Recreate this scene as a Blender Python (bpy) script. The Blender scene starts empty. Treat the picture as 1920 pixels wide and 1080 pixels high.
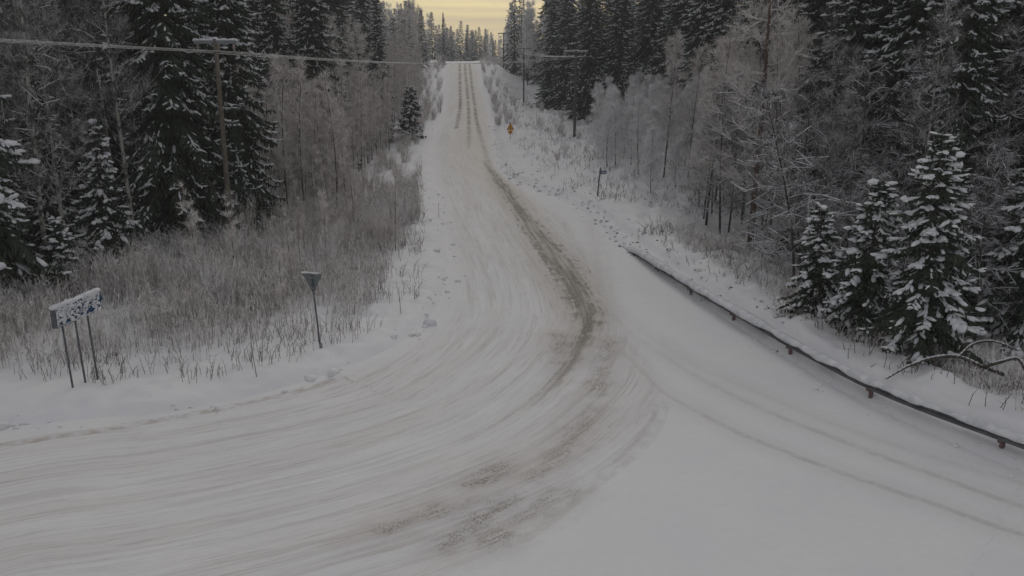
import bpy, math, random
import numpy as np
from mathutils import Vector, Matrix

R = math.radians
scene = bpy.context.scene
col = scene.collection

# ------------------------------------------------------------------ camera
CAM_H, FPX, HOR = 9.0, 1660.0, 100.0            # height, focal length and horizon row in 1920-px units
TH = math.atan((540 - HOR) / FPX)
cam_d = bpy.data.cameras.new('camera')
cam_d.sensor_width = 36.0
cam_d.lens = FPX / 1920 * 36.0
cam_d.clip_end = 4000
cam_o = bpy.data.objects.new('camera', cam_d)
cam_o.location = (0, 0, CAM_H)
cam_o.rotation_euler = (math.pi / 2 - TH, 0, 0)
col.objects.link(cam_o)
scene.camera = cam_o

# ------------------------------------------------------------------ sky and sun
SUN_EL, SUN_AZ = 24.0, 12.0                     # low winter sun up the road behind thin cloud
world = bpy.data.worlds.new('World')
scene.world = world
world.use_nodes = True
wn, wl = world.node_tree.nodes, world.node_tree.links
wn.clear()
w_out = wn.new('ShaderNodeOutputWorld')
w_bg = wn.new('ShaderNodeBackground')
w_bg.inputs['Strength'].default_value = 0.10
sky = wn.new('ShaderNodeTexSky')
sky.sky_type = 'NISHITA'
sky.sun_disc = False
sky.sun_elevation = R(SUN_EL)
sky.sun_rotation = R(SUN_AZ)
tc = wn.new('ShaderNodeTexCoord')
sep = wn.new('ShaderNodeSeparateXYZ')
wl.new(tc.outputs['Generated'], sep.inputs[0])
mp = wn.new('ShaderNodeMapping')
mp.inputs['Scale'].default_value = (2.4, 2.4, 70.0)
mp.inputs['Rotation'].default_value = (R(1.5), R(-2.0), 0)
wl.new(tc.outputs['Generated'], mp.inputs[0])
cn = wn.new('ShaderNodeTexNoise')
cn.inputs['Scale'].default_value = 2.2
cn.inputs['Detail'].default_value = 6.0
cn.inputs['Roughness'].default_value = 0.55
wl.new(mp.outputs[0], cn.inputs['Vector'])
cr = wn.new('ShaderNodeValToRGB')               # bands of thin cloud in the glow
cr.color_ramp.elements[0].position = 0.36
cr.color_ramp.elements[0].color = (8.4, 6.9, 4.5, 1)
cr.color_ramp.elements[1].position = 0.62
cr.color_ramp.elements[1].color = (12.4, 10.0, 4.9, 1)
wl.new(cn.outputs['Fac'], cr.inputs[0])
el = wn.new('ShaderNodeMapRange')               # glow near the horizon -> grey overcast above
el.interpolation_type = 'SMOOTHSTEP'
el.inputs['From Min'].default_value = 0.02
el.inputs['From Max'].default_value = 0.40
wl.new(sep.outputs['Z'], el.inputs['Value'])
fw = wn.new('ShaderNodeMapRange')               # the glow is on the sun's side of the sky
fw.interpolation_type = 'SMOOTHSTEP'
fw.inputs['From Min'].default_value = 0.75
fw.inputs['From Max'].default_value = -0.35
wl.new(sep.outputs['Y'], fw.inputs['Value'])
mxf = wn.new('ShaderNodeMath'); mxf.operation = 'MAXIMUM'
wl.new(el.outputs[0], mxf.inputs[0]); wl.new(fw.outputs[0], mxf.inputs[1])
mx = wn.new('ShaderNodeMix'); mx.data_type = 'RGBA'
wl.new(mxf.outputs[0], mx.inputs['Factor'])
wl.new(cr.outputs[0], mx.inputs['A'])
mx.inputs['B'].default_value = (3.86, 3.84, 3.92, 1)
ms = wn.new('ShaderNodeMix'); ms.data_type = 'RGBA'
ms.inputs['Factor'].default_value = 0.10
wl.new(mx.outputs['Result'], ms.inputs['A'])
wl.new(sky.outputs[0], ms.inputs['B'])
wl.new(ms.outputs['Result'], w_bg.inputs['Color'])
wl.new(w_bg.outputs[0], w_out.inputs['Surface'])

sun_d = bpy.data.lights.new('sun', 'SUN')
sun_d.energy = 0.7
sun_d.angle = R(40)
sun_d.color = (1.0, 0.93, 0.82)
sun_o = bpy.data.objects.new('sun', sun_d)
az = R(SUN_AZ)
sv = Vector((math.sin(az) * math.cos(R(SUN_EL)), math.cos(az) * math.cos(R(SUN_EL)), math.sin(R(SUN_EL))))
sun_o.rotation_euler = sv.to_track_quat('Z', 'Y').to_euler()
sun_o.location = sv * 300
col.objects.link(sun_o)

scene.view_settings.view_transform = 'Standard'
scene.view_settings.look = 'None'
scene.view_settings.gamma = 1.0
scene.view_settings.use_curve_mapping = False
scene.view_settings.exposure = 0.0
try:
    scene.cycles.max_bounces = 6
    scene.cycles.diffuse_bounces = 3
    scene.cycles.volume_bounces = 0
    scene.cycles.use_denoising = True
except Exception:
    pass

rng = np.random.default_rng(7)
random.seed(7)


# ------------------------------------------------------------------ numpy helpers
def hsh(ix, iy, seed=0):
    h = (ix.astype(np.int64) * 374761393 + iy.astype(np.int64) * 668265263 + seed * 1274126177) & 0xFFFFFFFF
    h = ((h ^ (h >> 13)) * 1274126177) & 0xFFFFFFFF
    return ((h ^ (h >> 16)) & 0xFFFF) / 65535.0


def vnoise(x, y, seed=0):
    x0, y0 = np.floor(x), np.floor(y)
    fx, fy = x - x0, y - y0
    fx = fx * fx * (3 - 2 * fx); fy = fy * fy * (3 - 2 * fy)
    a, b = hsh(x0, y0, seed), hsh(x0 + 1, y0, seed)
    c, d = hsh(x0, y0 + 1, seed), hsh(x0 + 1, y0 + 1, seed)
    return (a * (1 - fx) + b * fx) * (1 - fy) + (c * (1 - fx) + d * fx) * fy


def fbm(x, y, seed=0, o=4):
    v, a, t = 0.0, 1.0, 0.0
    for k in range(o):
        v = v + a * vnoise(x, y, seed + k); t += a; a *= 0.5; x = x * 2.03 + 17.1; y = y * 2.03 + 5.7
    return v / t


def sst(e0, e1, x):
    t = np.clip((x - e0) / (e1 - e0), 0, 1)
    return t * t * (3 - 2 * t)


def seg_dist(P, poly, closed=False):
    """distance to a polyline, arc length at the nearest point, signed side"""
    poly = np.asarray(poly, float)
    A = poly if closed else poly[:-1]
    B = np.roll(poly, -1, 0) if closed else poly[1:]
    best = np.full(len(P), 1e18); s_at = np.zeros(len(P)); side = np.ones(len(P))
    acc = 0.0; tot_len = np.linalg.norm(B - A, axis=1).sum()
    for a, b in zip(A, B):
        d = b - a; L2 = d @ d + 1e-12; L = math.sqrt(L2)
        rel = P - a
        t = np.clip((rel @ d) / L2, 0, 1)
        q = rel - t[:, None] * d
        dd = (q * q).sum(1)
        m = dd < best
        best = np.where(m, dd, best)
        s_at = np.where(m, acc + t * L, s_at)
        sg_ = np.sign(d[0] * rel[:, 1] - d[1] * rel[:, 0])
        tt = (rel @ d) / L2
        if not closed: sg_ = np.where((tt < 0) & (len(A) > 0) & (acc == 0) | (tt > 1) & (acc + L > tot_len - 1e-6), 1.0, sg_)
        side = np.where(m, sg_, side)
        acc += L
    return np.sqrt(best), s_at, side


def inside(P, poly):
    poly = np.asarray(poly, float)
    res = np.zeros(len(P), bool)
    x, y = P[:, 0], P[:, 1]
    for a, b in zip(poly, np.roll(poly, -1, 0)):
        c = (a[1] > y) != (b[1] > y)
        xi = (b[0] - a[0]) * (y - a[1]) / (b[1] - a[1] + 1e-12) + a[0]
        res ^= c & (x < xi)
    return res


def smooth_line(pts, n=4):
    """Catmull-Rom through the points"""
    p = [np.array(q, float) for q in pts]
    p = [2 * p[0] - p[1]] + p + [2 * p[-1] - p[-2]]
    out = []
    for i in range(1, len(p) - 2):
        for k in range(n):
            t = k / n
            out.append(0.5 * ((2 * p[i]) + (-p[i - 1] + p[i + 1]) * t + (2 * p[i - 1] - 5 * p[i] + 4 * p[i + 1] - p[i + 2]) * t * t
                              + (-p[i - 1] + 3 * p[i] - 3 * p[i + 1] + p[i + 2]) * t ** 3))
    out.append(p[-2])
    return np.array(out)


CT, ST = math.cos(TH), math.sin(TH)


def ray(px, py):
    a, b = (px - 960) / FPX, (540 - py) / FPX
    return np.array([a, CT + b * ST, -ST + b * CT])


def g(px, py, z=0.0):
    """the point at height z seen at picture position px, py of the photograph (survey of the place)"""
    d = ray(px, py)
    t = (z - CAM_H) / d[2]
    return np.array([d[0] * t, d[1] * t])


# ------------------------------------------------------------------ the lie of the land
PROF_Y = np.array([-100, 0, 70, 84, 98, 112, 126, 144, 162, 176, 184, 196, 215, 260, 330, 450, 900.])
PROF_Z = np.array([0, 0, 0.0, 0.05, 0.35, 0.9, 1.7, 3.75, 5.75, 7.0, 7.35, 7.4, 6.9, 5.0, 3.5, 3.0, 3.0])


def profile(y):
    # smooth the polyline by averaging shifted copies
    return (np.interp(y - 7, PROF_Y, PROF_Z) + 2 * np.interp(y, PROF_Y, PROF_Z) + np.interp(y + 7, PROF_Y, PROF_Z)) / 4


# left and right edge of everything that is driven on
RC = np.array([[-2.9, 66], [-4.4, 88], [-5.2, 105], [-6.2, 126], [-7.6, 144], [-9.5, 178], [-11.5, 200], [-14.5, 214], [-21, 226], [-34, 236], [-60, 242]])
Lpx = [(816, 330), (820, 370), (829, 410), (836, 450), (837, 500), (829, 552), (800, 603), (740, 648), (640, 692), (500, 736), (350, 768), (200, 783), (0, 798), (-250, 812)]
Rpx = [(938, 312), (960, 335), (1000, 354), (1060, 376), (1110, 412), (1150, 448), (1188, 476), (1250, 522), (1330, 578), (1420, 636), (1520, 699), (1668, 778), (1905, 880), (2100, 962), (2400, 1080)]
half = 3.05
Ltop = [(x - half - 0.25, y) for x, y in RC[::-1] if y > 84]
Rtop = [(x + half, y) for x, y in RC if y > 90]
L_edge = smooth_line([*Ltop, *[g(*p) for p in Lpx], (-60, 18.2), (-120, 14)], 4)
R_edge = smooth_line([*Rtop[::-1], *[g(*p) for p in Rpx], (30, 8), (45, -2)], 4)
ROAD = np.vstack([L_edge, [[-120, -60], [60, -60]], R_edge[::-1]])
RAIL = smooth_line([g(1166, 456, .1), g(1188, 472, .1), g(1250, 519, .1), g(1330, 573, .1), g(1425, 632, .1), g(1520, 689, .1), g(1668, 766, .1), g(1905, 860, .1), g(2100, 936, .1)], 8)


def road_sd(P):
    d, s, _ = seg_dist(P, ROAD, True)
    return np.where(inside(P, ROAD), -d, d)


# wheel tracks, and the line of painted shade under the left bank (world xy)
CENTRE = smooth_line([(-60, 242), (-34, 236), (-21, 226), (-11.2, 200), (-9.0, 178), (-7.0, 144), (-5.7, 126), (-4.6, 105), (-3.6, 88), g(925, 325), g(958, 370), g(985, 410),
                      g(1020, 455), g(1052, 497), g(1080, 540), g(1098, 580), g(1099, 612), g(1085, 650), g(1060, 690), g(1020, 732),
                      g(965, 775), g(900, 812), g(800, 852), g(680, 890), g(500, 935), g(250, 985), g(0, 1022), (-11.5, 12.9), (-14.5, 11.1), (-18.5, 8.8), (-24, 5.6), (-31, 1.6), (-40, -3.5), (-60, -15)], 4)
TRACK_MAIN = smooth_line([g(905, 300), g(930, 332), g(958, 372), g(985, 410), g(1020, 455), g(1052, 497), g(1080, 540), g(1097, 580), g(1099, 612), g(1085, 650),
                          g(1062, 690), g(1022, 732), g(965, 775), g(905, 808), g(820, 845), g(720, 882)], 4)
TRACK_PATCH = [smooth_line([g(*p) for p in q], 3) for q in (
    [(1112, 768), (1090, 800), (1062, 830), (1030, 865), (1000, 893)],
    [(962, 935), (925, 960), (880, 992), (835, 1020)],
    [(885, 938), (840, 955), (770, 975), (712, 1000)],
    [(1142, 640), (1135, 670), (1128, 700), (1118, 735)],
    [(1046, 630), (1050, 655), (1042, 680)],
    [(1060, 925), (1010, 950), (960, 985), (905, 1020)],
    [(950, 870), (915, 892), (880, 910)])]
TRACK_SIDE = [smooth_line([g(*p) for p in q], 3) for q in (
    [(1108, 590), (1150, 640), (1200, 690), (1245, 735), (1320, 778), (1400, 818), (1560, 880), (1750, 945), (1920, 1003), (2150, 1070)],
    [(1130, 570), (1180, 620), (1250, 668), (1320, 712), (1450, 775), (1600, 835), (1750, 890), (1920, 950), (2150, 1015)],
    [(1105, 415), (1120, 470), (1128, 520), (1132, 575), (1150, 620), (1200, 665)],
    [(1050, 500), (1150, 580), (1260, 655), (1330, 690)],
    [(1210, 650), (1340, 700), (1480, 760), (1620, 815), (1800, 872), (1920, 905)])]
TRACK_AND_LIP_SHADE = [smooth_line([g(*p) for p in q], 3) for q in (
    [(-100, 850), (0, 836), (120, 818), (250, 797), (430, 762), (545, 737), (640, 708)],
    [(-60, 804), (0, 800), (100, 789), (200, 780), (270, 775), (330, 768), (400, 758)],  # not a track: dark gap under the left bank lip
    [(1252, 755), (1235, 800), (1195, 850), (1140, 895), (1060, 955), (985, 1012)],
    [(1236, 760), (1215, 805), (1170, 855), (1110, 905)])]
RUTS = [smooth_line(q, 3) for q in (
    [(-10.35, 181), (-8.6, 150), (-7.35, 128), (-6.75, 112), (-6.5, 104)],
    [(-9.4, 181), (-7.55, 150), (-6.2, 128), (-5.4, 112), (-4.7, 98), (-4.2, 86)],
    [(-8.5, 181), (-6.7, 150), (-5.3, 128), (-4.6, 115), (-3.7, 101), (-2.8, 88), (-1.9, 74), g(945, 352)])]


def min_dist(P, lines):
    d = np.full(len(P), 1e9)
    for l in lines:
        d = np.minimum(d, seg_dist(P, l)[0])
    return d


def height(P, sd=None):
    P = np.asarray(P, float).reshape(-1, 2)
    x, y = P[:, 0], P[:, 1]
    if sd is None:
        sd = road_sd(P)
    z = profile(y)
    cx = np.interp(y, RC[:, 1], RC[:, 0])
    left = x < np.where(y > 60, cx, np.where(y > 25, -1.5, 5.0))
    o = np.maximum(sd, 0)
    # left: a ploughed bank, then a gently rising field
    rag = .35 + .8 * fbm(x * 1.7, y * 1.7, 87, 3)
    bank = 0.24 * rag * sst(0.0, 0.35, o) + 0.12 * rag * sst(0.3, 0.9, o) - 0.10 * sst(1.0, 2.6, o)
    zl = bank + 0.55 * sst(5, 18, o) + 0.9 * sst(18, 60, o) - 0.35 * sst(2, 6, o) * sst(55, 75, y) * (1 - sst(90, 110, y))
    # right: verge behind the rail, drop to the wood; further up a bank, then a hollow below the climbing road
    zr1 = 0.20 * sst(0.0, 0.40, o) + 0.34 * sst(.62, 1.05, o) * (.75 + .5 * vnoise(x * 1.3, y * 1.3, 81)) - 1.35 * sst(1.5, 8.5, o) + 2.2 * sst(11, 45, o)
    zr2 = 0.30 * sst(0.0, .9, o) * (.3 + 1.4 * fbm(x * 1.6, y * 1.6, 88, 3)) + 0.45 * sst(2, 8, o) + 1.3 * sst(9, 20, o)
    zr3 = 0.15 * sst(0, 1.0, o) - 2.3 * sst(1.5, 8, o) + 2.0 * sst(14, 40, o)
    k2, k3 = sst(48, 66, y), sst(112, 145, y)
    zr = (zr1 * (1 - k2) + zr2 * k2) * (1 - k3) + zr3 * k3
    far = 1 - sst(200, 260, y)
    off = np.where(left, zl, zr) * (0.25 + 0.75 * far)
    rough = (fbm(x * .55, y * .55, 3) - .5) * .28 * sst(.3, 2.5, o) + (fbm(x * 2.3, y * 2.3, 11, 3) - .5) * .10 * sst(.1, .8, o)
    lump = np.maximum(fbm(x * 1.2, y * 1.2, 21, 3) - .55, 0) * .7 * sst(.6, 2.0, o) * np.where(left, .6, 1.0)
    flat = (fbm(x * .8, y * .8, 31, 3) - .5) * .03 + (fbm(x * 3.1, y * 3.1, 41, 2) - .5) * .012
    return z + off + rough + lump + flat


def hz(x, y):
    return float(height([[x, y]])[0])


def W(px, py):
    """where the ground lies at that position of the photograph"""
    d = ray(px, py)
    z = 0.0
    for _ in range(12):
        t = (z - CAM_H) / d[2]
        if t < 0:
            break
        z = 0.5 * z + 0.5 * hz(d[0] * t, d[1] * t)
    t = (z - CAM_H) / d[2]
    return d[0] * t, d[1] * t, hz(d[0] * t, d[1] * t)


def at(px, dist):
    """ground point at horizontal distance dist in the direction of picture column px"""
    zc = dist * CT + ST * (CAM_H - float(profile(np.array([dist]))[0]))
    x = (px - 960) / FPX * zc
    return x, dist, hz(x, dist)


# ------------------------------------------------------------------ objects
def mesh_np(name, V, tris, mats, mat_idx=None, smooth=False, quads=None):
    me = bpy.data.meshes.new(name)
    V = np.asarray(V, np.float32).reshape(-1, 3)
    F = []
    if tris is not None and len(tris):
        F.append((np.asarray(tris, np.int32), 3))
    if quads is not None and len(quads):
        F.append((np.asarray(quads, np.int32), 4))
    loops = np.concatenate([f.ravel() for f, _ in F])
    tot = np.concatenate([np.full(len(f), n, np.int32) for f, n in F])
    start = np.concatenate([[0], np.cumsum(tot)[:-1]]).astype(np.int32)
    me.vertices.add(len(V)); me.vertices.foreach_set('co', V.ravel())
    me.loops.add(len(loops)); me.loops.foreach_set('vertex_index', loops)
    me.polygons.add(len(tot)); me.polygons.foreach_set('loop_start', start); me.polygons.foreach_set('loop_total', tot)
    for m in (mats if isinstance(mats, (list, tuple)) else [mats]):
        me.materials.append(m)
    if mat_idx is not None:
        me.polygons.foreach_set('material_index', np.asarray(mat_idx, np.int32))
    me.polygons.foreach_set('use_smooth', np.full(len(tot), bool(smooth)))
    me.update(calc_edges=True)
    return me


def link(name, me, parent=None, loc=None):
    o = bpy.data.objects.new(name, me)
    col.objects.link(o)
    if parent is not None:
        o.parent = parent
    if loc is not None:
        o.location = loc
    return o


def tag(o, label=None, cat=None, group=None, kind=None):
    if label: o['label'] = label
    if cat: o['category'] = cat
    if group: o['group'] = group
    if kind: o['kind'] = kind
    return o


def thing(name, label, cat, loc=(0, 0, 0), rotz=0.0, group=None):
    o = bpy.data.objects.new(name, None)
    o.empty_display_size = 0.2
    col.objects.link(o)
    o.location = loc; o.rotation_euler = (0, 0, rotz)
    return tag(o, label, cat, group)


class Acc:
    """collects triangles"""
    def __init__(s): s.V = []; s.T = []; s.n = 0
    def add(s, V, T):
        V = np.asarray(V, float).reshape(-1, 3)
        s.V.append(V); s.T.append(np.asarray(T, np.int64).reshape(-1, 3) + s.n); s.n += len(V)
        return s
    def mesh(s, name, mats, smooth=False):
        return mesh_np(name, np.vstack(s.V), np.vstack(s.T), mats, None, smooth)


def frames(D):
    D = D / (np.linalg.norm(D, axis=1, keepdims=True) + 1e-9)
    up = np.where(np.abs(D[:, 2:3]) > .93, np.array([[1., 0, 0]]), np.array([[0, 0, 1.]]))
    S = np.cross(up, D); S /= np.linalg.norm(S, axis=1, keepdims=True) + 1e-9
    U = np.cross(D, S)
    return D, S, U


def prisms(P0, P1, r0, r1, n=3):
    """tapered n-sided sticks from P0 to P1"""
    N = len(P0)
    r0 = np.broadcast_to(np.asarray(r0, float), (N,)); r1 = np.broadcast_to(np.asarray(r1, float), (N,))
    D, S, U = frames(P1 - P0)
    a = np.arange(n) / n * 2 * np.pi + .5
    ring = S[:, None, :] * np.cos(a)[None, :, None] + U[:, None, :] * np.sin(a)[None, :, None]
    V = np.concatenate([P0[:, None] + ring * r0[:, None, None], P1[:, None] + ring * r1[:, None, None]], 1).reshape(-1, 3)
    t = []
    for k in range(n):
        j = (k + 1) % n
        t += [[k, j, n + j], [k, n + j, n + k]]
    T = (np.array(t)[None] + (np.arange(N) * 2 * n)[:, None, None]).reshape(-1, 3)
    return V, T


def spikes(P0, P1, r0, n=3):
    """n-sided cones with their point at P1"""
    N = len(P0)
    r0 = np.broadcast_to(np.asarray(r0, float), (N,))
    D, S, U = frames(P1 - P0)
    a = np.arange(n) / n * 2 * np.pi + .5
    ring = S[:, None, :] * np.cos(a)[None, :, None] + U[:, None, :] * np.sin(a)[None, :, None]
    V = np.concatenate([P0[:, None] + ring * r0[:, None, None], P1[:, None]], 1).reshape(-1, 3)
    t = [[k, (k + 1) % n, n] for k in range(n)]
    T = (np.array(t)[None] + (np.arange(N) * (n + 1))[:, None, None]).reshape(-1, 3)
    return V, T


def spindles(P0, P1, w, h, mid=.45):
    """pointed sprays: a flat spindle from P0 to P1"""
    N = len(P0)
    w = np.broadcast_to(np.asarray(w, float), (N,)); h = np.broadcast_to(np.asarray(h, float), (N,))
    D, S, U = frames(P1 - P0)
    M = P0 + (P1 - P0) * mid
    V = np.stack([P0, M + S * w[:, None] - U * h[:, None] * .6, M - S * w[:, None] - U * h[:, None] * .6, M + U * h[:, None], P1], 1).reshape(-1, 3)
    t = [[0, 1, 3], [0, 3, 2], [0, 2, 1], [4, 3, 1], [4, 2, 3], [4, 1, 2]]
    T = (np.array(t)[None] + (np.arange(N) * 5)[:, None, None]).reshape(-1, 3)
    return V, T


_ph = (1 + 5 ** .5) / 2
ICO_V = np.array([[-1, _ph, 0], [1, _ph, 0], [-1, -_ph, 0], [1, -_ph, 0], [0, -1, _ph], [0, 1, _ph], [0, -1, -_ph], [0, 1, -_ph], [_ph, 0, -1], [_ph, 0, 1], [-_ph, 0, -1], [-_ph, 0, 1]], float) / math.sqrt(1 + _ph * _ph)
ICO_T = np.array([[0, 11, 5], [0, 5, 1], [0, 1, 7], [0, 7, 10], [0, 10, 11], [1, 5, 9], [5, 11, 4], [11, 10, 2], [10, 7, 6], [7, 1, 8], [3, 9, 4], [3, 4, 2], [3, 2, 6], [3, 6, 8], [3, 8, 9], [4, 9, 5], [2, 4, 11], [6, 2, 10], [8, 6, 7], [9, 8, 1]])


def blobs(P, D, ln, w, h, rg, jitter=.22):
    """lumps of snow lying along D"""
    N = len(P)
    Dn, S, U = frames(D)
    T0 = ICO_V[None] * (1 + rg.uniform(-jitter, jitter, (N, 12, 1)))
    V = P[:, None] + Dn[:, None] * (T0[:, :, 0:1] * np.reshape(ln, (-1, 1, 1))) + S[:, None] * (T0[:, :, 1:2] * np.reshape(w, (-1, 1, 1))) + U[:, None] * (T0[:, :, 2:3] * np.reshape(h, (-1, 1, 1)))
    T = (ICO_T[None] + (np.arange(N) * 12)[:, None, None]).reshape(-1, 3)
    return V.reshape(-1, 3), T


def tube(path, rad, n=8, cap=True):
    path = np.asarray(path, float); m = len(path)
    rad = np.broadcast_to(np.asarray(rad, float), (m,))
    tan = np.gradient(path, axis=0)
    D, S, U = frames(tan)
    a = np.arange(n) / n * 2 * np.pi
    V = path[:, None] + (S[:, None] * np.cos(a)[None, :, None] + U[:, None] * np.sin(a)[None, :, None]) * rad[:, None, None]
    V = V.reshape(-1, 3)
    T = []
    for i in range(m - 1):
        for k in range(n):
            j = (k + 1) % n
            p, q, r, s = i * n + k, i * n + j, (i + 1) * n + j, (i + 1) * n + k
            T += [[p, q, r], [p, r, s]]
    if cap:
        V = np.vstack([V, path[:1], path[-1:]])
        b, t = m * n, m * n + 1
        for k in range(n):
            j = (k + 1) % n
            T += [[b, j, k], [t, (m - 1) * n + k, (m - 1) * n + j]]
    return V, T


def box(c, s, rot=None):
    """a box with slightly chamfered vertical faces: centre c, size s"""
    c = np.asarray(c, float); h = np.asarray(s, float) / 2
    V = np.array([[x, y, z] for x in (-1, 1) for y in (-1, 1) for z in (-1, 1)], float) * h
    if rot is not None:
        V = V @ np.array(rot).T
    T = [[0, 1, 3], [0, 3, 2], [4, 6, 7], [4, 7, 5], [0, 4, 5], [0, 5, 1], [2, 3, 7], [2, 7, 6], [0, 2, 6], [0, 6, 4], [1, 5, 7], [1, 7, 3]]
    return V + c, T


# ------------------------------------------------------------------ materials
class NT:
    def __init__(s, name, rough=.85):
        s.m = bpy.data.materials.new(name); s.m.use_nodes = True
        s.n, s.l = s.m.node_tree.nodes, s.m.node_tree.links
        s.b = s.n['Principled BSDF']
        s.b.inputs['Roughness'].default_value = rough
        s.b.inputs['Specular IOR Level'].default_value = .25
    def noise(s, scale, detail=3, vec=None, rough=.55, dim='3D'):
        n = s.n.new('ShaderNodeTexNoise'); n.inputs['Scale'].default_value = scale; n.inputs['Detail'].default_value = detail
        n.inputs['Roughness'].default_value = rough
        if vec is None:
            t = s.n.new('ShaderNodeNewGeometry'); vec = t.outputs['Position']
        s.l.new(vec, n.inputs['Vector'])
        return n.outputs['Fac']
    def ramp(s, fac, *stops):
        r = s.n.new('ShaderNodeValToRGB'); e = r.color_ramp.elements
        while len(e) < len(stops): e.new(.5)
        for k, (p, c) in enumerate(stops):
            e[k].position = p; e[k].color = (*c, 1) if len(c) == 3 else c
        s.l.new(fac, r.inputs[0]); return r.outputs[0]
    def math(s, op, a, b=None, c=None, clamp=False):
        n = s.n.new('ShaderNodeMath'); n.operation = op; n.use_clamp = clamp
        for k, v in enumerate((a, b, c)):
            if v is None: continue
            if isinstance(v, (int, float)): n.inputs[k].default_value = v
            else: s.l.new(v, n.inputs[k])
        return n.outputs[0]
    def mapr(s, v, a, b, c=0., d=1., smooth=True):
        n = s.n.new('ShaderNodeMapRange')
        n.interpolation_type = 'SMOOTHSTEP' if smooth else 'LINEAR'
        for k, q in zip(('From Min', 'From Max', 'To Min', 'To Max'), (a, b, c, d)): n.inputs[k].default_value = q
        s.l.new(v, n.inputs['Value']); return n.outputs[0]
    def mix(s, f, a, b):
        n = s.n.new('ShaderNodeMix'); n.data_type = 'RGBA'
        for k, v in (('Factor', f), ('A', a), ('B', b)):
            if isinstance(v, (int, float)): n.inputs[k].default_value = v
            elif isinstance(v, tuple): n.inputs[k].default_value = (*v, 1)
            else: s.l.new(v, n.inputs[k])
        return n.outputs['Result']
    def attr(s, name):
        a = s.n.new('ShaderNodeAttribute'); a.attribute_name = name; return a
    def col(s, c):
        if isinstance(c, tuple): s.b.inputs['Base Color'].default_value = (*c, 1)
        else: s.l.new(c, s.b.inputs['Base Color'])
        return s
    def bump(s, h, strength=.4, dist=.03):
        b = s.n.new('ShaderNodeBump'); b.inputs['Strength'].default_value = strength; b.inputs['Distance'].default_value = dist
        s.l.new(h, b.inputs['Height']); s.l.new(b.outputs[0], s.b.inputs['Normal'])
        return s
    def nz(s):
        t = s.n.new('ShaderNodeNewGeometry'); x = s.n.new('ShaderNodeSeparateXYZ')
        s.l.new(t.outputs['Normal'], x.inputs[0]); return x.outputs['Z']


def two_tone(name, c0, c1, scale=6., rough=.85, lo=.35, hi=.65, bump=0.):
    t = NT(name, rough)
    n = t.noise(scale, 4)
    t.col(t.ramp(n, (lo, c0), (hi, c1)))
    if bump: t.bump(n, bump, .02)
    return t.m


def frosted(name, bark, frost, top0, top1, amt=.55, scale=3.):
    """bark with rime and snow lying on the upper side of every twig"""
    t = NT(name, .9)
    n = t.noise(scale, 3)
    up = t.mapr(t.nz(), top0, top1)
    rime = t.mapr(n, .32, .68, amt - .45, amt + .38)
    f = t.math('MAXIMUM', up, rime)
    t.col(t.mix(f, bark, frost))
    return t.m


SNOWC = (.80, .80, .81)
M = {}
M['snow_tree'] = two_tone('snow_on_branches', (.58, .59, .62), (.80, .80, .82), 3., .8)
M['needle'] = two_tone('spruce_needles', (.018, .028, .018), (.048, .064, .040), 3.2, .8)
M['needle_frost'] = two_tone('frosted_needles', (.05, .06, .05), (.16, .17, .16), 2.5, .85)
M['bark_dark'] = two_tone('spruce_bark', (.045, .038, .032), (.11, .095, .08), 9., .9, bump=.4)
M['bark_pine'] = two_tone('pine_bark', (.055, .036, .028), (.16, .095, .07), 7., .9, bump=.5)
M['bark_birch'] = two_tone('birch_bark', (.07, .065, .058), (.34, .33, .30), 5., .8, .40, .52)
M['twig_brown'] = frosted('frosted_brown_twigs', (.145, .115, .10), (.72, .685, .665), -.2, .5, .84, 2.2)
M['twig_grey'] = frosted('frosted_grey_twigs', (.14, .135, .13), (.82, .82, .83), -.3, .4, .95, 2.2)
M['twig_dark'] = frosted('dark_bare_twigs', (.045, .040, .038), (.66, .66, .67), .35, .95, .20, 1.5)
M['weed'] = frosted('frosted_weed_stems', (.13, .105, .09), (.78, .755, .735), -.1, .6, .72, 4.)
M['tuft'] = two_tone('dead_grass_blades', (.06, .048, .038), (.19, .155, .125), 8.)
M['wood_pole'] = two_tone('weathered_pole_wood', (.085, .074, .060), (.17, .148, .118), 6., .85, bump=.3)
M['wood_grey'] = two_tone('grey_pole_wood', (.06, .056, .052), (.12, .11, .10), 6., .85)
M['steel'] = two_tone('galvanised_steel', (.16, .17, .18), (.26, .27, .28), 5., .5)
M['rail'] = two_tone('dull_rail_steel', (.07, .072, .077), (.135, .138, .145), 3., .55)
M['rust'] = two_tone('rusty_post_steel', (.11, .075, .07), (.20, .13, .12), 12., .8)
M['post'] = two_tone('sign_post_steel', (.07, .075, .085), (.14, .145, .16), 8., .6)
M['sign_back'] = two_tone('sign_back_aluminium', (.13, .148, .142), (.17, .19, .185), 3., .55)
M['blue'] = two_tone('sign_blue_sheeting', (.012, .045, .10), (.018, .06, .13), 4., .4)
M['sheet_white'] = two_tone('sign_white_sheeting', (.6, .6, .6), (.72, .72, .72), 4., .4)
M['yellow'] = two_tone('sign_yellow_sheeting', (.62, .30, .02), (.70, .36, .03), 8., .45)
M['red'] = two_tone('sign_red_sheeting', (.32, .05, .02), (.40, .07, .03), 8., .45)
M['black'] = two_tone('sign_black_sheeting', (.015, .015, .015), (.025, .025, .025), 8., .5)
M['tape_yellow'] = two_tone('yellow_marker_plate', (.45, .30, .05), (.60, .42, .09), 14., .6)
M['stake'] = two_tone('reddish_stake_wood', (.14, .08, .06), (.24, .14, .11), 14., .8)
M['wire'] = two_tone('frosted_wire', (.55, .55, .52), (.75, .75, .72), 2.5, .8)
M['porcelain'] = two_tone('insulator_porcelain', (.20, .16, .14), (.32, .28, .25), 14., .3)

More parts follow.
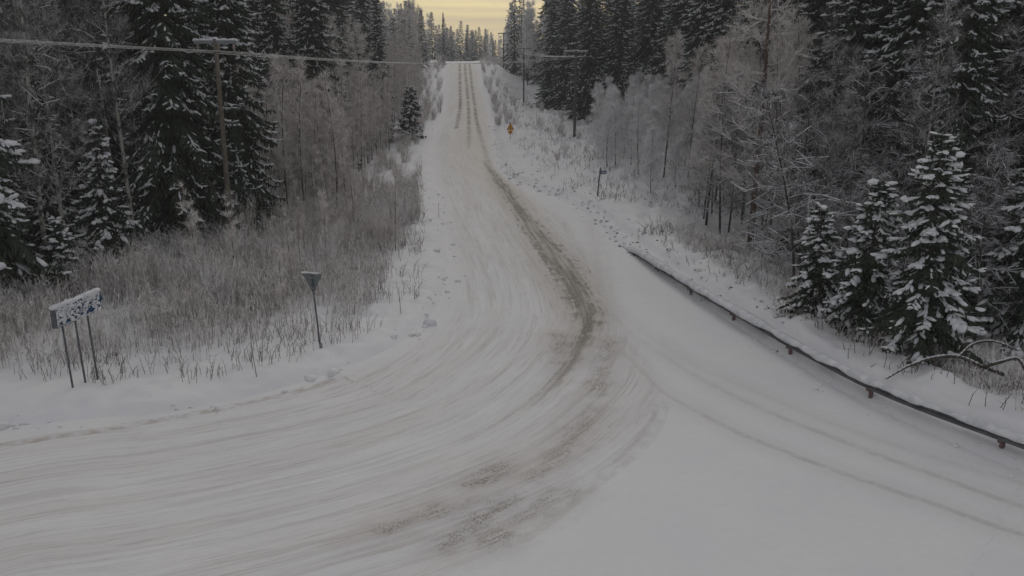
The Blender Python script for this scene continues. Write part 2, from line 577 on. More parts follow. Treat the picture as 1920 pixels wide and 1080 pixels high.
# snow on open ground
t = NT('snow_ground', .75)
n1 = t.noise(.35, 4); n2 = t.noise(9., 5); n3 = t.noise(38., 3)
base = t.ramp(n1, (.3, (.76, .76, .785)), (.7, (.82, .815, .815)))
t.col(base)
t.bump(t.math('ADD', t.math('MULTIPLY', n2, .7), t.math('MULTIPLY', n3, .25)), .35, .05)
M['snow'] = t.m

# packed snow of the road: streaks along the traffic, brown wheel tracks, untouched snow
t = NT('snow_road', .7)
a_t, a_s = t.attr('across').outputs['Fac'], t.attr('along').outputs['Fac']
cmb = t.n.new('ShaderNodeCombineXYZ')
t.l.new(a_t, cmb.inputs[0]); t.l.new(t.math('MULTIPLY', a_s, .07), cmb.inputs[1])
st1 = t.noise(1.1, 4, cmb.outputs[0], .6)
cmb2 = t.n.new('ShaderNodeCombineXYZ')
t.l.new(a_t, cmb2.inputs[0]); t.l.new(t.math('MULTIPLY', a_s, .035), cmb2.inputs[1])
st2 = t.noise(4.5, 5, cmb2.outputs[0], .65)
cmb3 = t.n.new('ShaderNodeCombineXYZ')
t.l.new(a_t, cmb3.inputs[0]); t.l.new(t.math('MULTIPLY', a_s, .22), cmb3.inputs[1])
st3 = t.noise(7., 4, cmb3.outputs[0], .7)
used = t.attr('used').outputs['Fac']
grain = t.noise(22., 4)
mott = t.noise(.5, 4)
# pale film of dirt
cmb4 = t.n.new('ShaderNodeCombineXYZ')
t.l.new(a_t, cmb4.inputs[0]); t.l.new(t.math('MULTIPLY', a_s, .05), cmb4.inputs[1])
st4 = t.noise(11., 3, cmb4.outputs[0], .7)
film = t.math('MULTIPLY', t.mapr(st1, .40, .66), used)
fine = t.math('MULTIPLY', t.mapr(st2, .47, .66), used)
hair = t.math('MULTIPLY', t.mapr(st4, .53, .66), t.math('MULTIPLY', used, t.mapr(st1, .3, .6, .3, 1.)))
c = t.mix(t.mapr(mott, .3, .7), (.765, .765, .78), (.81, .805, .80))
c = t.mix(t.math('MULTIPLY', t.mapr(t.noise(5., 5, None, .7), .35, .65), .35), c, (.72, .72, .735))
c = t.mix(t.math('MULTIPLY', film, .34), c, (.63, .58, .545))
c = t.mix(t.math('MULTIPLY', fine, .45), c, (.52, .485, .465))
c = t.mix(t.math('MULTIPLY', hair, .42), c, (.42, .39, .37))
# warm tint of the worn lane further up the road
worn = t.attr('worn').outputs['Fac']
c = t.mix(t.math('MULTIPLY', worn, .5), c, (.66, .60, .52))
# thin wheel lines
d_line = t.attr('d_line').outputs['Fac']
def line_mask(name, w, wob):
    a_ = t.math('ABSOLUTE', t.math('ADD', t.attr(name).outputs['Fac'], t.math('MULTIPLY', t.math('SUBTRACT', grain2, .5), wob)))
    return t.mapr(a_, w * .35, w, 1., 0.)
grain2 = t.noise(2.5, 4)
ln = None
for nm_, w_, k_ in (('line_0', .13, 1.), ('line_1', .15, .9), ('line_2', .16, .55), ('line_3', .14, .45), ('line_4', .16, .35)):
    q_ = t.math('MULTIPLY', line_mask(nm_, w_, .10), k_)
    ln = q_ if ln is None else t.math('MAXIMUM', ln, q_)
gp = t.n.new('ShaderNodeNewGeometry'); gs_ = t.n.new('ShaderNodeSeparateXYZ'); t.l.new(gp.outputs['Position'], gs_.inputs[0])
ln = t.math('MULTIPLY', t.math('MULTIPLY', ln, t.mapr(grain2, .32, .62, .35, 1.)), t.mapr(gs_.outputs['Y'], 27., 19., .38, 1.))
sh = t.mapr(d_line, .1, .75, 1., 0.)
c = t.mix(t.math('MULTIPLY', sh, .20), c, (.56, .53, .50))
c = t.mix(t.math('MULTIPLY', ln, .40), c, (.42, .385, .35))
le = None
for nm_, w_, k_, wob in (('edge_0', .22, .8, .3), ('edge_2', .16, .32, .2), ('edge_3', .12, .28, .2)):
    q_ = t.math('MULTIPLY', line_mask(nm_, w_, wob), k_)
    le = q_ if le is None else t.math('MAXIMUM', le, q_)
le = t.math('MULTIPLY', le, t.mapr(grain2, .36, .62, .1, 1.))
c = t.mix(t.math('MULTIPLY', le, .62), c, (.33, .27, .22))
lip_shade = t.math('MULTIPLY', line_mask('edge_1', .10, .12), t.mapr(grain2, .40, .58))  # shade under the undercut bank lip, painted into the snow colour
c = t.mix(t.math('MULTIPLY', lip_shade, .75), c, (.16, .14, .12))
# ruts on the hill
d_rut = t.attr('d_rut').outputs['Fac']
ru = t.math('MULTIPLY', t.mapr(d_rut, .05, .38, 1., 0.), t.mapr(t.noise(.9, 4), .32, .58, .1, 1.))
ru = t.math('MULTIPLY', ru, t.attr('hillside').outputs['Fac'])
c = t.mix(t.math('MULTIPLY', ru, .85), c, (.15, .13, .105))
# the bare brown track through the bend
d_main = t.attr('d_main').outputs['Fac']
blot = t.noise(1.1, 5, None, .65)
edge_n = t.math('ADD', t.math('MULTIPLY', t.math('SUBTRACT', st3, .5), 2.4), t.math('MULTIPLY', t.math('SUBTRACT', blot, .5), 3.2))
mw = t.attr('w_main').outputs['Fac']
dm = t.math('ADD', t.math('DIVIDE', d_main, mw), edge_n)
halo = t.mapr(dm, .3, 3.0, 1., 0.)
halo = t.math('MULTIPLY', halo, t.attr('main_fade').outputs['Fac'])
c = t.mix(t.math('MULTIPLY', halo, t.mapr(blot, .3, .7, .22, .62)), c, (.46, .395, .315))
core = t.math('MULTIPLY', t.mapr(dm, .35, 1.05, 1., 0.), t.mapr(st2, .36, .56, .12, 1.))
core = t.math('MULTIPLY', core, t.math('MULTIPLY', t.mapr(grain, .34, .58, .35, 1.), t.attr('main_fade').outputs['Fac']))
c = t.mix(t.math('MULTIPLY', core, .86), c, (.15, .13, .09))
# torn patches further down the bend
d_p = t.attr('d_patch').outputs['Fac']
dp = t.math('ADD', t.math('ADD', d_p, t.math('MULTIPLY', t.math('SUBTRACT', blot, .5), 1.5)), t.math('MULTIPLY', t.math('SUBTRACT', st3, .5), 1.1))
hp = t.mapr(dp, .0, 1.15, 1., 0.)
c = t.mix(t.math('MULTIPLY', hp, .20), c, (.52, .45, .40))
pp = t.math('MULTIPLY', t.mapr(dp, .0, .42, 1., 0.), t.mapr(st3, .40, .56))
pp = t.math('MULTIPLY', pp, t.mapr(grain, .40, .58))
c = t.mix(t.math('MULTIPLY', pp, .66), c, (.17, .135, .10))
# scattered clods
cl = t.math('MULTIPLY', t.math('MULTIPLY', t.mapr(t.noise(14., 2), .70, .76), t.mapr(t.noise(.8, 3), .52, .66)), used)
c = t.mix(t.math('MULTIPLY', cl, .5), c, (.25, .21, .18))
t.col(c)
hsum = t.math('ADD', t.math('MULTIPLY', t.math('ADD', t.math('MULTIPLY', st2, .9), t.math('MULTIPLY', st1, .6)), used), t.math('MULTIPLY', grain, .10))
crumb = t.math('MULTIPLY', t.noise(30., 4, None, .7), t.math('ADD', t.math('MULTIPLY', t.math('ADD', halo, hp), .6), .12))
hsum = t.math('ADD', t.math('SUBTRACT', hsum, t.math('MULTIPLY', t.math('ADD', core, ln), .5)), crumb)
t.bump(hsum, .75, .045)
M['snow_road'] = t.m

# ------------------------------------------------------------------ ground and road: one sheet, split along the road edge
def grow(a, b, s0, k, smax):
    out = [a]; s = s0
    while out[-1] < b:
        out.append(out[-1] + s); s = min(s * k, smax)
    return out

ys = grow(34, 210, .14, 1.012, 1.1)
ys = list(np.arange(-60, 11.9, 4.0)) + list(np.arange(12, 34, .14)) + ys + grow(ys[-1] + 2, 900, 3, 1.12, 60)
xs_r = grow(17, 420, .2, 1.06, 40)
xs = [-v for v in xs_r[::-1]] + list(np.arange(-16.85, 16.9, .155)) + xs_r
XS, YS = np.array(xs), np.array(ys)
nx, ny = len(XS), len(YS)
GX, GY = np.meshgrid(XS, YS)
P = np.stack([GX.ravel(), GY.ravel()], 1)
sd = road_sd(P)
# snap vertices next to the edge onto it
S2 = sd.reshape(ny, nx)
gy, gx = np.gradient(S2, YS, XS)
g2 = gx * gx + gy * gy + 1e-6
cellx = np.gradient(XS)[None, :]; celly = np.gradient(YS)[:, None]
stepx, stepy = -S2 * gx / g2, -S2 * gy / g2
okm = (np.abs(stepx) < .5 * cellx) & (np.abs(stepy) < .5 * celly)
P[:, 0] += np.where(okm, stepx, 0).ravel(); P[:, 1] += np.where(okm, stepy, 0).ravel()
sd = np.where(okm.ravel(), 0.0, sd)
roadish = (sd < 2)
def dist_or(lines, big=50.):
    d = np.full(len(P), big)
    d[roadish] = min_dist(P[roadish], lines)
    return d
d_main = dist_or([TRACK_MAIN]); d_patch = dist_or(TRACK_PATCH); d_side = dist_or(TRACK_SIDE); d_edge = dist_or(TRACK_AND_LIP_SHADE); d_rut = dist_or(RUTS)
def signed(line):
    d = np.full(len(P), 50.)
    q, _, sg_ = seg_dist(P[roadish], line)
    d[roadish] = q * sg_
    return d
LINES = {f'line_{k}': signed(l) for k, l in enumerate(TRACK_SIDE)}
EDGES = {f'edge_{k}': signed(l) for k, l in enumerate(TRACK_AND_LIP_SHADE)}
across = np.zeros(len(P)); along = np.zeros(len(P))
dd, ss, si = seg_dist(P[roadish], CENTRE)
across[roadish] = dd * si; along[roadish] = ss
sd_t = np.full(len(P), 0.0)
_, smain, _ = seg_dist(P[roadish], TRACK_MAIN)
w_main = np.full(len(P), .3); main_fade = np.zeros(len(P))
sm_len = np.linalg.norm(np.diff(TRACK_MAIN, axis=0), axis=1).sum()
u = smain / sm_len
w_main[roadish] = np.interp(u, [0, .13, .26, .43, .53, .66, .77, .86, 1.], [.12, .28, .50, .50, .70, .84, .60, .26, .08])
main_fade[roadish] = np.interp(u, [0, .10, .25, .80, .88, .95, 1.], [.45, .7, 1, 1, .6, .2, 0])
# the used part of the junction: left of the outermost wheel track
outer = smooth_line([(-6, 178), (-3.6, 144), (-1.2, 105), g(945, 320), g(1010, 370), g(1075, 420), g(1120, 500), g(1150, 580), g(1215, 660), g(1248, 740), g(1240, 800), g(1200, 860), g(1140, 905), g(1060, 965), g(960, 1040), g(850, 1100), (-4, 10.8), (-10, 7), (-30, 0)], 4)
od, _, osd = seg_dist(P, outer)
used = np.where(osd < 0, 1.0, 0.0)
used = np.clip(np.where(osd < 0, sst(0.0, .5, od), 0.0), 0, 1)
used = used * sst(0.0, 1.2, -sd)
worn = used * sst(40, 75, P[:, 1]) * np.exp(-(across / 2.6) ** 2)
Z = height(P, sd)
streak = (vnoise(across * 5.5, along * .12, 61) - .5) * .030 * used + (vnoise(across * 1.6, along * .06, 62) - .5) * .03 * used
Z = Z + np.where(sd < 0, streak, 0)
Z = Z - .025 * np.exp(-(d_main / .35) ** 2) - .018 * np.exp(-(d_side / .14) ** 2) - .02 * np.exp(-(d_edge / .12) ** 2) * (sd < -.2) - .02 * np.exp(-(d_rut / .3) ** 2)
Z = Z + .02 * np.exp(-((d_side - .24) / .1) ** 2) + .02 * np.exp(-((d_edge - .22) / .1) ** 2) * (sd < -.3)
V = np.column_stack([P, Z])
I = np.arange(nx * ny).reshape(ny, nx)
Q = np.stack([I[:-1, :-1], I[:-1, 1:], I[1:, 1:], I[1:, :-1]], -1).reshape(-1, 4)
is_road = sd[Q].mean(1) < 0


def sheet(name, quads, mat, kind='structure', attrs=None):
    used_v, inv = np.unique(quads, return_inverse=True)
    me = mesh_np(name, V[used_v], None, mat, None, True, inv.reshape(-1, 4))
    if attrs:
        for k, a in attrs.items():
            at_ = me.attributes.new(k, 'FLOAT', 'POINT')
            at_.data.foreach_set('value', a[used_v].astype(np.float32))
    o = link(name, me)
    tag(o, kind=kind)
    return o


road = sheet('road', Q[is_road], M['snow_road'], attrs=dict(across=across, along=along, used=used, worn=worn, hillside=.42 + .58 * sst(88, 112, V[:, 1]), d_line=d_side, **LINES, **EDGES, d_rut=d_rut,
                                                            d_main=d_main, main_fade=main_fade, w_main=w_main, d_patch=d_patch))
ground = sheet('ground', Q[~is_road], M['snow'])
road['label'] = 'snow-covered road junction with brown wheel tracks through the bend'
ground['label'] = 'snow-covered ground beside the road'

# ------------------------------------------------------------------ trees: prototypes
def sway_path(H, n, amp, rg, lean=(0, 0)):
    z = np.linspace(0, 1, n)
    ph = rg.uniform(0, 6.28, 4)
    x = amp * (np.sin(z * 3.1 + ph[0]) - np.sin(ph[0])) + lean[0] * z ** 1.3
    y = amp * (np.sin(z * 3.7 + ph[1]) - np.sin(ph[1])) + lean[1] * z ** 1.3
    return np.column_stack([x, y, z * H])


def spruce(seed, H, Rm, lo=.06, droop=.35, snow=.35, whorl=.40, per=6, clump=(.20, .075, .045), shoot=.16, mat=None, dead=0.1, shape=.85, trunk_r=None):
    """trunk, needle crown and snow lying on the boughs, as three meshes"""
    rg = np.random.default_rng(seed)
    tr = trunk_r or H * .0105
    path = sway_path(H, 9, .06, rg)
    acc = Acc(); acc.add(*tube(path, np.interp(np.linspace(0, 1, 9), [0, .08, 1], [tr * 1.25, tr, .012]), 8))
    bz, ba, bl = [], [], []
    z = lo * H; k = 0
    while z < H * .985:
        u = z / H
        Lm = Rm * (1 - u) ** shape * (0.55 + .45 * min(1, (u - lo) / .12 + .25)) + .12
        n = per if u < .85 else max(3, per - 2)
        for j in range(n):
            bz.append(z + rg.uniform(-.5, .5) * whorl * (1 - .6 * u)); ba.append(k * 1.1 + j * 2 * np.pi / n + rg.uniform(-.45, .45)); bl.append(Lm * rg.uniform(.5, 1.18))
        z += whorl * (1 - .45 * u) * rg.uniform(.8, 1.2); k += 1
    bz, ba, bl = map(np.array, (bz, ba, bl))
    u = bz / H
    dr = droop * (1.15 - u) * rg.uniform(.7, 1.3, len(bz))
    rise = np.where(u > .8, .35, .06)
    out = np.column_stack([np.cos(ba), np.sin(ba), np.zeros_like(ba)])
    base = np.column_stack([np.interp(bz, path[:, 2], path[:, 0]), np.interp(bz, path[:, 2], path[:, 1]), bz])
    def bp(i, v):           # point on bough i at fraction v
        h = (rise[i] * v - dr[i] * 1.5 * v ** 1.5 + dr[i] * .75 * v ** 3.2) * bl[i]
        return base[i] + out[i] * (bl[i] * v)[:, None] + np.column_stack([0 * h, 0 * h, h])
    # wood of the boughs
    ii = np.arange(len(bz))
    for a, b in ((0, .35), (.35, .7)):
        acc.add(*prisms(bp(ii, np.full(len(ii), a)), bp(ii, np.full(len(ii), b)), .010 + .010 * bl, .006 + .006 * bl * (1 - b), 3))
    # needle shoots
    ns = np.maximum(3, (bl / shoot).astype(int))
    idx = np.repeat(ii, ns)
    v = np.concatenate([(np.arange(n) + .6) / n for n in ns]); v = np.clip(v + rg.uniform(-.03, .03, len(v)), .06, .985)
    keep = v > np.minimum(.28, .5 / bl[idx]) * rg.uniform(.5, 1.2, len(v))
    idx, v = idx[keep], v[keep]
    p = bp(idx, v); p2 = bp(idx, np.minimum(v + .06, 1.03)); tdir = p2 - p
    tdir /= np.linalg.norm(tdir, axis=1, keepdims=True) + 1e-9
    side = np.cross(np.array([0, 0, 1.]), out[idx])
    Sx = Acc(); SP, SD, SL = [], [], []
    for sgn in (-1, 1, 0):
        ln = (.16 + .30 * bl[idx] * (1 - v) ** .8 * np.minimum(1, v * 4)) * rg.uniform(.7, 1.25, len(v))
        ln = np.minimum(ln, .85)
        if sgn == 0: ln = ln * .55 + .12
        d = tdir * (.75 if sgn else 1.) + side * sgn * rg.uniform(.55, 1.0, (len(v), 1)) + np.array([0, 0, -1.]) * (rg.uniform(.05, .42, (len(v), 1)) if sgn else rg.uniform(-.15, .2, (len(v), 1)))
        d /= np.linalg.norm(d, axis=1, keepdims=True)
        q = p + d * ln[:, None]
        Sx.add(*spindles(p, q, .05 + .07 * ln, .03 + .03 * ln, .4))
        SP.append(p + d * (ln * .55)[:, None]); SD.append(d); SL.append(ln)
        # hanging twigs below the side shoots
        if sgn:
            m = rg.random(len(v)) < .6
            hb = p[m] + d[m] * (ln[m] * rg.uniform(.3, .9, m.sum()))[:, None]
            hd = np.column_stack([rg.normal(0, .25, m.sum()), rg.normal(0, .25, m.sum()), -np.ones(m.sum())])
            Sx.add(*spindles(hb, hb + hd * (.14 + .32 * ln[m] * rg.uniform(.5, 1.2, m.sum()))[:, None], .045, .03, .35))
    crown = Sx.mesh('crown', M['needle'] if mat is None else mat)
    trunk = acc.mesh('trunk', M['bark_dark'], True)
    # snow
    SP, SD, SL = np.vstack(SP), np.vstack(SD), np.concatenate(SL)
    IDX = np.tile(idx, 3); VV = np.tile(v, 3)
    patch = hsh((IDX * 7).astype(np.int64), (VV * 2.1).astype(np.int64), seed)      # snow sits in stretches along some boughs
    patch = .12 + 1.25 * sst(.38, .80, patch)
    on_axis = np.repeat([.62, .62, 2.6], len(v))
    prob = np.clip(snow * (patch * 1.9) * (.12 + 1.35 * VV ** 1.6) * on_axis, 0, .96)
    m = rg.random(len(SP)) < prob
    n = m.sum()
    sc = np.clip(np.exp(rg.normal(-.08, .42, n)), .35, 2.1)
    flat = SD[m].copy()
    bw = clump[1] * sc; bh = clump[2] * sc * rg.uniform(.7, 1.3, n)
    pos = SP[m] + np.array([0, 0, 1.]) * (.022 + .5 * bh)[:, None]
    snow_me = mesh_np('snow_load', *blobs(pos, flat + rg.normal(0, .12, flat.shape), np.minimum(clump[0] * sc, SL[m] * .8), bw, bh, rg, .3), M['snow_tree'], None, True)
    return dict(parts=[('trunk', trunk), ('crown', crown), ('snow_load', snow_me)], H=H)


def bare_tree(seed, H, tr, lo, spread, n1, n2, n3, asc, mat, bark, snow=0., sway=.15, lean=(0, 0), r=(.022, .011, .0065), tw=.45, droop=0., wide=1.):
    rg = np.random.default_rng(seed)
    path = sway_path(H, 10, sway, rg, lean)
    A = Acc(); A.add(*tube(path, np.interp(np.linspace(0, 1, 10), [0, 1], [tr, .01]), 7))
    B = Acc(); SN = []
    u = np.sort(rg.uniform(lo, .97, n1))
    az_ = np.arange(n1) * 2.4 + rg.uniform(-.5, .5, n1)
    ln = spread * (np.clip((1 - u) / (1 - lo), 0, 1) ** .65 * .85 + .15) * rg.uniform(.6, 1.15, n1)
    e = R(asc) * rg.uniform(.7, 1.25, n1)
    p0 = np.column_stack([np.interp(u * H, path[:, 2], path[:, k]) for k in (0, 1)] + [u * H])
    def dirs(a, el): return np.column_stack([np.cos(a) * np.cos(el), np.sin(a) * np.cos(el), np.sin(el)])
    pts = [p0]; el = e.copy(); a = az_.copy()
    for k in range(3):
        pts.append(pts[-1] + dirs(a, el) * (ln / 3)[:, None]); el = el + R(9) * (1 if droop == 0 else -droop * 2.2) + rg.normal(0, .12, n1); a = a + rg.normal(0, .22, n1)
    rr = r[0] * (.4 + .6 * ln / spread)
    for k in range(3):
        V_, T_ = prisms(pts[k], pts[k + 1], rr * (1 - .28 * k), rr * (1 - .28 * (k + 1)), 3); B.add(V_, T_)
        if snow: SN.append((pts[k], pts[k + 1], rr * 1.0))
    # second order
    i2 = np.repeat(np.arange(n1), n2); v = rg.uniform(.18, 1., len(i2))
    seg = np.minimum((v * 3).astype(int), 2); f = v * 3 - seg
    PT = np.stack(pts, 0)
    b0 = PT[seg, i2] * (1 - f[:, None]) + PT[seg + 1, i2] * f[:, None]
    d1 = PT[seg + 1, i2] - PT[seg, i2]; d1 /= np.linalg.norm(d1, axis=1, keepdims=True)
    d2 = d1 * .8 + rg.normal(0, .55 * wide, (len(i2), 3)) + np.array([0, 0, .22 - droop * .5]); d2 /= np.linalg.norm(d2, axis=1, keepdims=True)
    l2 = ln[i2] * (.22 + .33 * (1 - v)) * rg.uniform(.6, 1.3, len(i2)) + .15
    b1 = b0 + d2 * l2[:, None]
    V_, T_ = prisms(b0, b1, r[1], r[1] * .5, 3); B.add(V_, T_)
    if snow: SN.append((b0, b1, np.full(len(b0), r[1])))
    # twigs
    i3 = np.repeat(np.arange(len(i2)), n3); w = rg.uniform(.1, 1., len(i3))
    c0 = b0[i3] * (1 - w[:, None]) + b1[i3] * w[:, None]
    d3 = d2[i3] * .75 + rg.normal(0, .5 * wide, (len(i3), 3)) + np.array([0, 0, .15 - droop]); d3 /= np.linalg.norm(d3, axis=1, keepdims=True)
    c1 = c0 + d3 * (tw * rg.uniform(.5, 1.3, len(i3)))[:, None]
    B.add(*spikes(c0, c1, r[2] * 1.25, 3))
    # fine shoots on the leader
    nt = int(n1 * 1.5); u4 = rg.uniform(lo, 1, nt)
    q0 = np.column_stack([np.interp(u4 * H, path[:, 2], path[:, k]) for k in (0, 1)] + [u4 * H])
    q1 = q0 + dirs(rg.uniform(0, 6.28, nt), rg.uniform(.2, 1.1, nt)) * rg.uniform(.3, .9, nt)[:, None]
    B.add(*spikes(q0, q1, r[2] * 1.4, 3))
    parts = [('trunk', A.mesh('trunk', bark, True)), ('crown', B.mesh('crown', mat))]
    if snow:
        s0 = np.vstack([s[0] for s in SN]); s1 = np.vstack([s[1] for s in SN]); sr = np.concatenate([s[2] for s in SN])
        slope = np.abs((s1 - s0)[:, 2]) / (np.linalg.norm(s1 - s0, axis=1) + 1e-9)
        m = rg.random(len(s0)) < snow * (1.15 - slope)
        up = np.array([0, 0, 1.]) * (sr[m] * 1.1 + .008)[:, None]
        a0 = s0[m] + (s1[m] - s0[m]) * .08 + up; a1 = s0[m] + (s1[m] - s0[m]) * .92 + up
        parts.append(('snow_load', mesh_np('snow_load', *prisms(a0, a1, sr[m] * .95 + .005, sr[m] * .7 + .003, 4), M['snow_tree'])))
    return dict(parts=parts, H=H)


def bush(seed, H, n, mat, spread=.35, side=7, r=.011):
    """many upright shoots from one root"""
    rg = np.random.default_rng(seed)
    A = Acc()
    a = rg.uniform(0, 6.28, n); rad = rg.uniform(0, .35, n)
    p0 = np.column_stack([np.cos(a) * rad, np.sin(a) * rad, np.zeros(n) - .05])
    h = H * rg.uniform(.5, 1.05, n)
    out = np.column_stack([np.cos(a), np.sin(a), 0 * a]) * (spread * h * rg.uniform(.1, 1., n))[:, None]
    p1 = p0 + out * .45 + np.array([0, 0, 1.]) * (h * .55)[:, None]
    p2 = p0 + out + np.array([0, 0, 1.]) * h[:, None]
    A.add(*prisms(p0, p1, r, r * .75, 3)); A.add(*spikes(p1, p2, r * .75, 3))
    i = np.repeat(np.arange(n), side); w = rg.uniform(.2, .98, len(i))[:, None]
    b0 = np.where(w < .5, p0[i] + (p1[i] - p0[i]) * w * 2, p1[i] + (p2[i] - p1[i]) * (w * 2 - 1))
    d = np.column_stack([rg.normal(0, .45, len(i)), rg.normal(0, .45, len(i)), rg.uniform(.5, 1.1, len(i))])
    A.add(*spikes(b0, b0 + d * (.12 * H + .1), r * .6, 3))
    return dict(parts=[('stems', A.mesh('stems', mat))], H=H)


SP = {}
SP['tall'] = spruce(1, 21, 4.2, .03, 1.1, .44, .40, 7, (.135, .042, .03), shoot=.14)
SP['tall2'] = spruce(2, 19, 3.2, .03, 1.0, .42, .38, 7, (.135, .042, .03), shoot=.14)
SP['narrow'] = spruce(3, 16, 1.95, .04, .9, .46, .34, 6, (.15, .055, .034), shoot=.15)
SP['mid'] = spruce(4, 12, 2.2, .04, .8, .46, .32, 6, (.16, .06, .036), shoot=.14)
SP['laden'] = spruce(5, 9.5, 2.55, .14, 1.25, .42, .42, 7, (.19, .08, .05), shoot=.14)
SP['laden2'] = spruce(6, 6.5, 1.8, .10, 1.1, .42, .36, 7, (.16, .07, .045), shoot=.13)
SP['open'] = spruce(8, 18, 3.6, .25, 1.0, .46, .55, 5, (.18, .065, .038), shoot=.17)
SP['small'] = spruce(9, 3.6, 1.15, .04, .6, .50, .24, 6, (.13, .06, .035), shoot=.12)
SP['far'] = spruce(10, 12, 2.1, .04, .8, .44, .50, 6, (.24, .085, .05), shoot=.22)
SP['far_frost'] = spruce(11, 13, 2.5, .04, .8, .55, .50, 6, (.26, .09, .05), shoot=.22, mat=M['needle_frost'])

BT = {}
BT['birch'] = bare_tree(21, 15, .10, .25, 2.5, 46, 9, 8, 38, M['twig_dark'], M['bark_birch'], snow=.12, r=(.016, .009, .007), wide=1.25)
BT['birch2'] = bare_tree(22, 14, .085, .18, 2.3, 48, 9, 8, 30, M['twig_dark'], M['bark_birch'], snow=.12, lean=(.8, .3), r=(.015, .009, .007), wide=1.25)
BT['alder'] = bare_tree(23, 12, .075, .12, 2.2, 42, 9, 7, 42, M['twig_brown'], M['bark_dark'], snow=.25, r=(.020, .013, .012), wide=1.2)
BT['alder2'] = bare_tree(24, 13, .08, .14, 2.5, 44, 9, 7, 38, M['twig_brown'], M['bark_dark'], snow=.25, lean=(-.5, .5), r=(.020, .013, .012), wide=1.2)
BT['sapling'] = bare_tree(25, 7.5, .042, .10, .95, 26, 5, 6, 55, M['twig_brown'], M['bark_dark'], r=(.013, .011, .011), tw=.4, wide=1.1)
BT['sapling2'] = bare_tree(26, 8.5, .046, .14, 1.0, 28, 5, 6, 56, M['twig_brown'], M['bark_dark'], r=(.013, .011, .011), tw=.4, lean=(.5, 0), wide=1.1)
BT['sapling3'] = bare_tree(27, 6.0, .036, .08, .9, 24, 5, 6, 52, M['twig_brown'], M['bark_dark'], r=(.013, .011, .011), tw=.38, wide=1.1)
BT['grey'] = bare_tree(28, 7.5, .055, .06, 2.0, 38, 9, 7, 40, M['twig_grey'], M['bark_dark'], snow=.3, r=(.017, .013, .013), wide=1.25)
BT['grey2'] = bare_tree(29, 6.5, .05, .05, 1.9, 36, 9, 7, 42, M['twig_grey'], M['bark_dark'], snow=.3, r=(.017, .013, .013), lean=(-.4, .2), wide=1.25)
BT['pine'] = bare_tree(30, 17, .17, .10, 3.0, 60, 11, 9, 8, M['twig_brown'], M['bark_pine'], snow=.35, r=(.028, .012, .0075), wide=1.2, sway=.1)
BT['snowy'] = bare_tree(31, 9.5, .07, .12, 2.7, 44, 10, 8, 30, M['twig_dark'], M['bark_dark'], snow=.75, tw=.34, r=(.020, .012, .010), droop=.45, wide=1.1)
BT['snowy2'] = bare_tree(32, 8.0, .06, .12, 2.5, 42, 10, 8, 22, M['twig_dark'], M['bark_dark'], snow=.75, tw=.34, r=(.020, .012, .010), droop=.55, lean=(-2.2, -.6), wide=1.1)
BT['fargrey'] = bare_tree(33, 13, .10, .15, 2.3, 40, 8, 7, 45, M['twig_grey'], M['bark_dark'], r=(.03, .02, .016), tw=.65, wide=1.15)

BU = {}
BU['bush'] = bush(41, 2.4, 34, M['twig_brown'], r=.016)
BU['bush2'] = bush(42, 1.7, 30, M['twig_brown'], .4, r=.015)
BU['bushg'] = bush(43, 2.0, 26, M['twig_grey'], .45, r=.015)

PLACED = []
SKIP = set([54,56,68,76,77,79,81,86,88,89,91,93,96,97,100,101,105,110,113,119,120,122,128,131,133,143,144,160,180,181,182,189,190,191,192,193,194,196,197,198,199,200,201,203,207,211,212,213,214,215,217,218,220,222,223,224,225,227,228,229,230,231,233,243,248,251,254,258,262,266,268,269,271,274,277,278,280,282,288,289,290,291,292,295,297,299,303,308,310,314,316,318,321,322,323,325,327,329,333,334,335,339,342,350,353,354,357,359,361,362,364,370,372,375,377,381,385,386,387,397,398,401,402,404,405,407,408,409,410,416,417,419,429,432,440,441,445,446,454,457,458,463,468,475,479,481,484,489,492,499,502,506,509,518,879,911,915,917,918,920,921,924,928,932,934])          # trees wholly hidden behind others are left out
COUNT, IDX_OF = [], {}
PROTO = {**SP, **BT, **BU}


def place(kind, x, y, s=1., rz=None, label='', group=None, name=None, cat='tree', z=None, sxy=None, tilt=None):
    pr = PROTO[kind]
    if z is None:
        z = hz(x, y)
    rz = random.uniform(0, 6.28) if rz is None else rz
    if len(COUNT) in SKIP:
        COUNT.append(0); PLACED.append((x, y)); return None
    COUNT.append(1)
    o = thing(name, label, cat, (x, y, z - .06), rz, group)
    IDX_OF[o.name] = len(COUNT) - 1
    o.scale = (s * (sxy or 1), s * (sxy or 1), s)
    if tilt:
        o.rotation_euler = (tilt[0], tilt[1], o.rotation_euler.z)
    for nm, me in pr['parts']:
        c = bpy.data.objects.new(nm, me); col.objects.link(c); c.parent = o
        if nm == 'snow_load': c['kind'] = 'stuff'
    PLACED.append((x, y))
    return o


def free(x, y, r):
    return all((x - a) ** 2 + (y - b) ** 2 > r * r for a, b in PLACED)

exec_trees = True
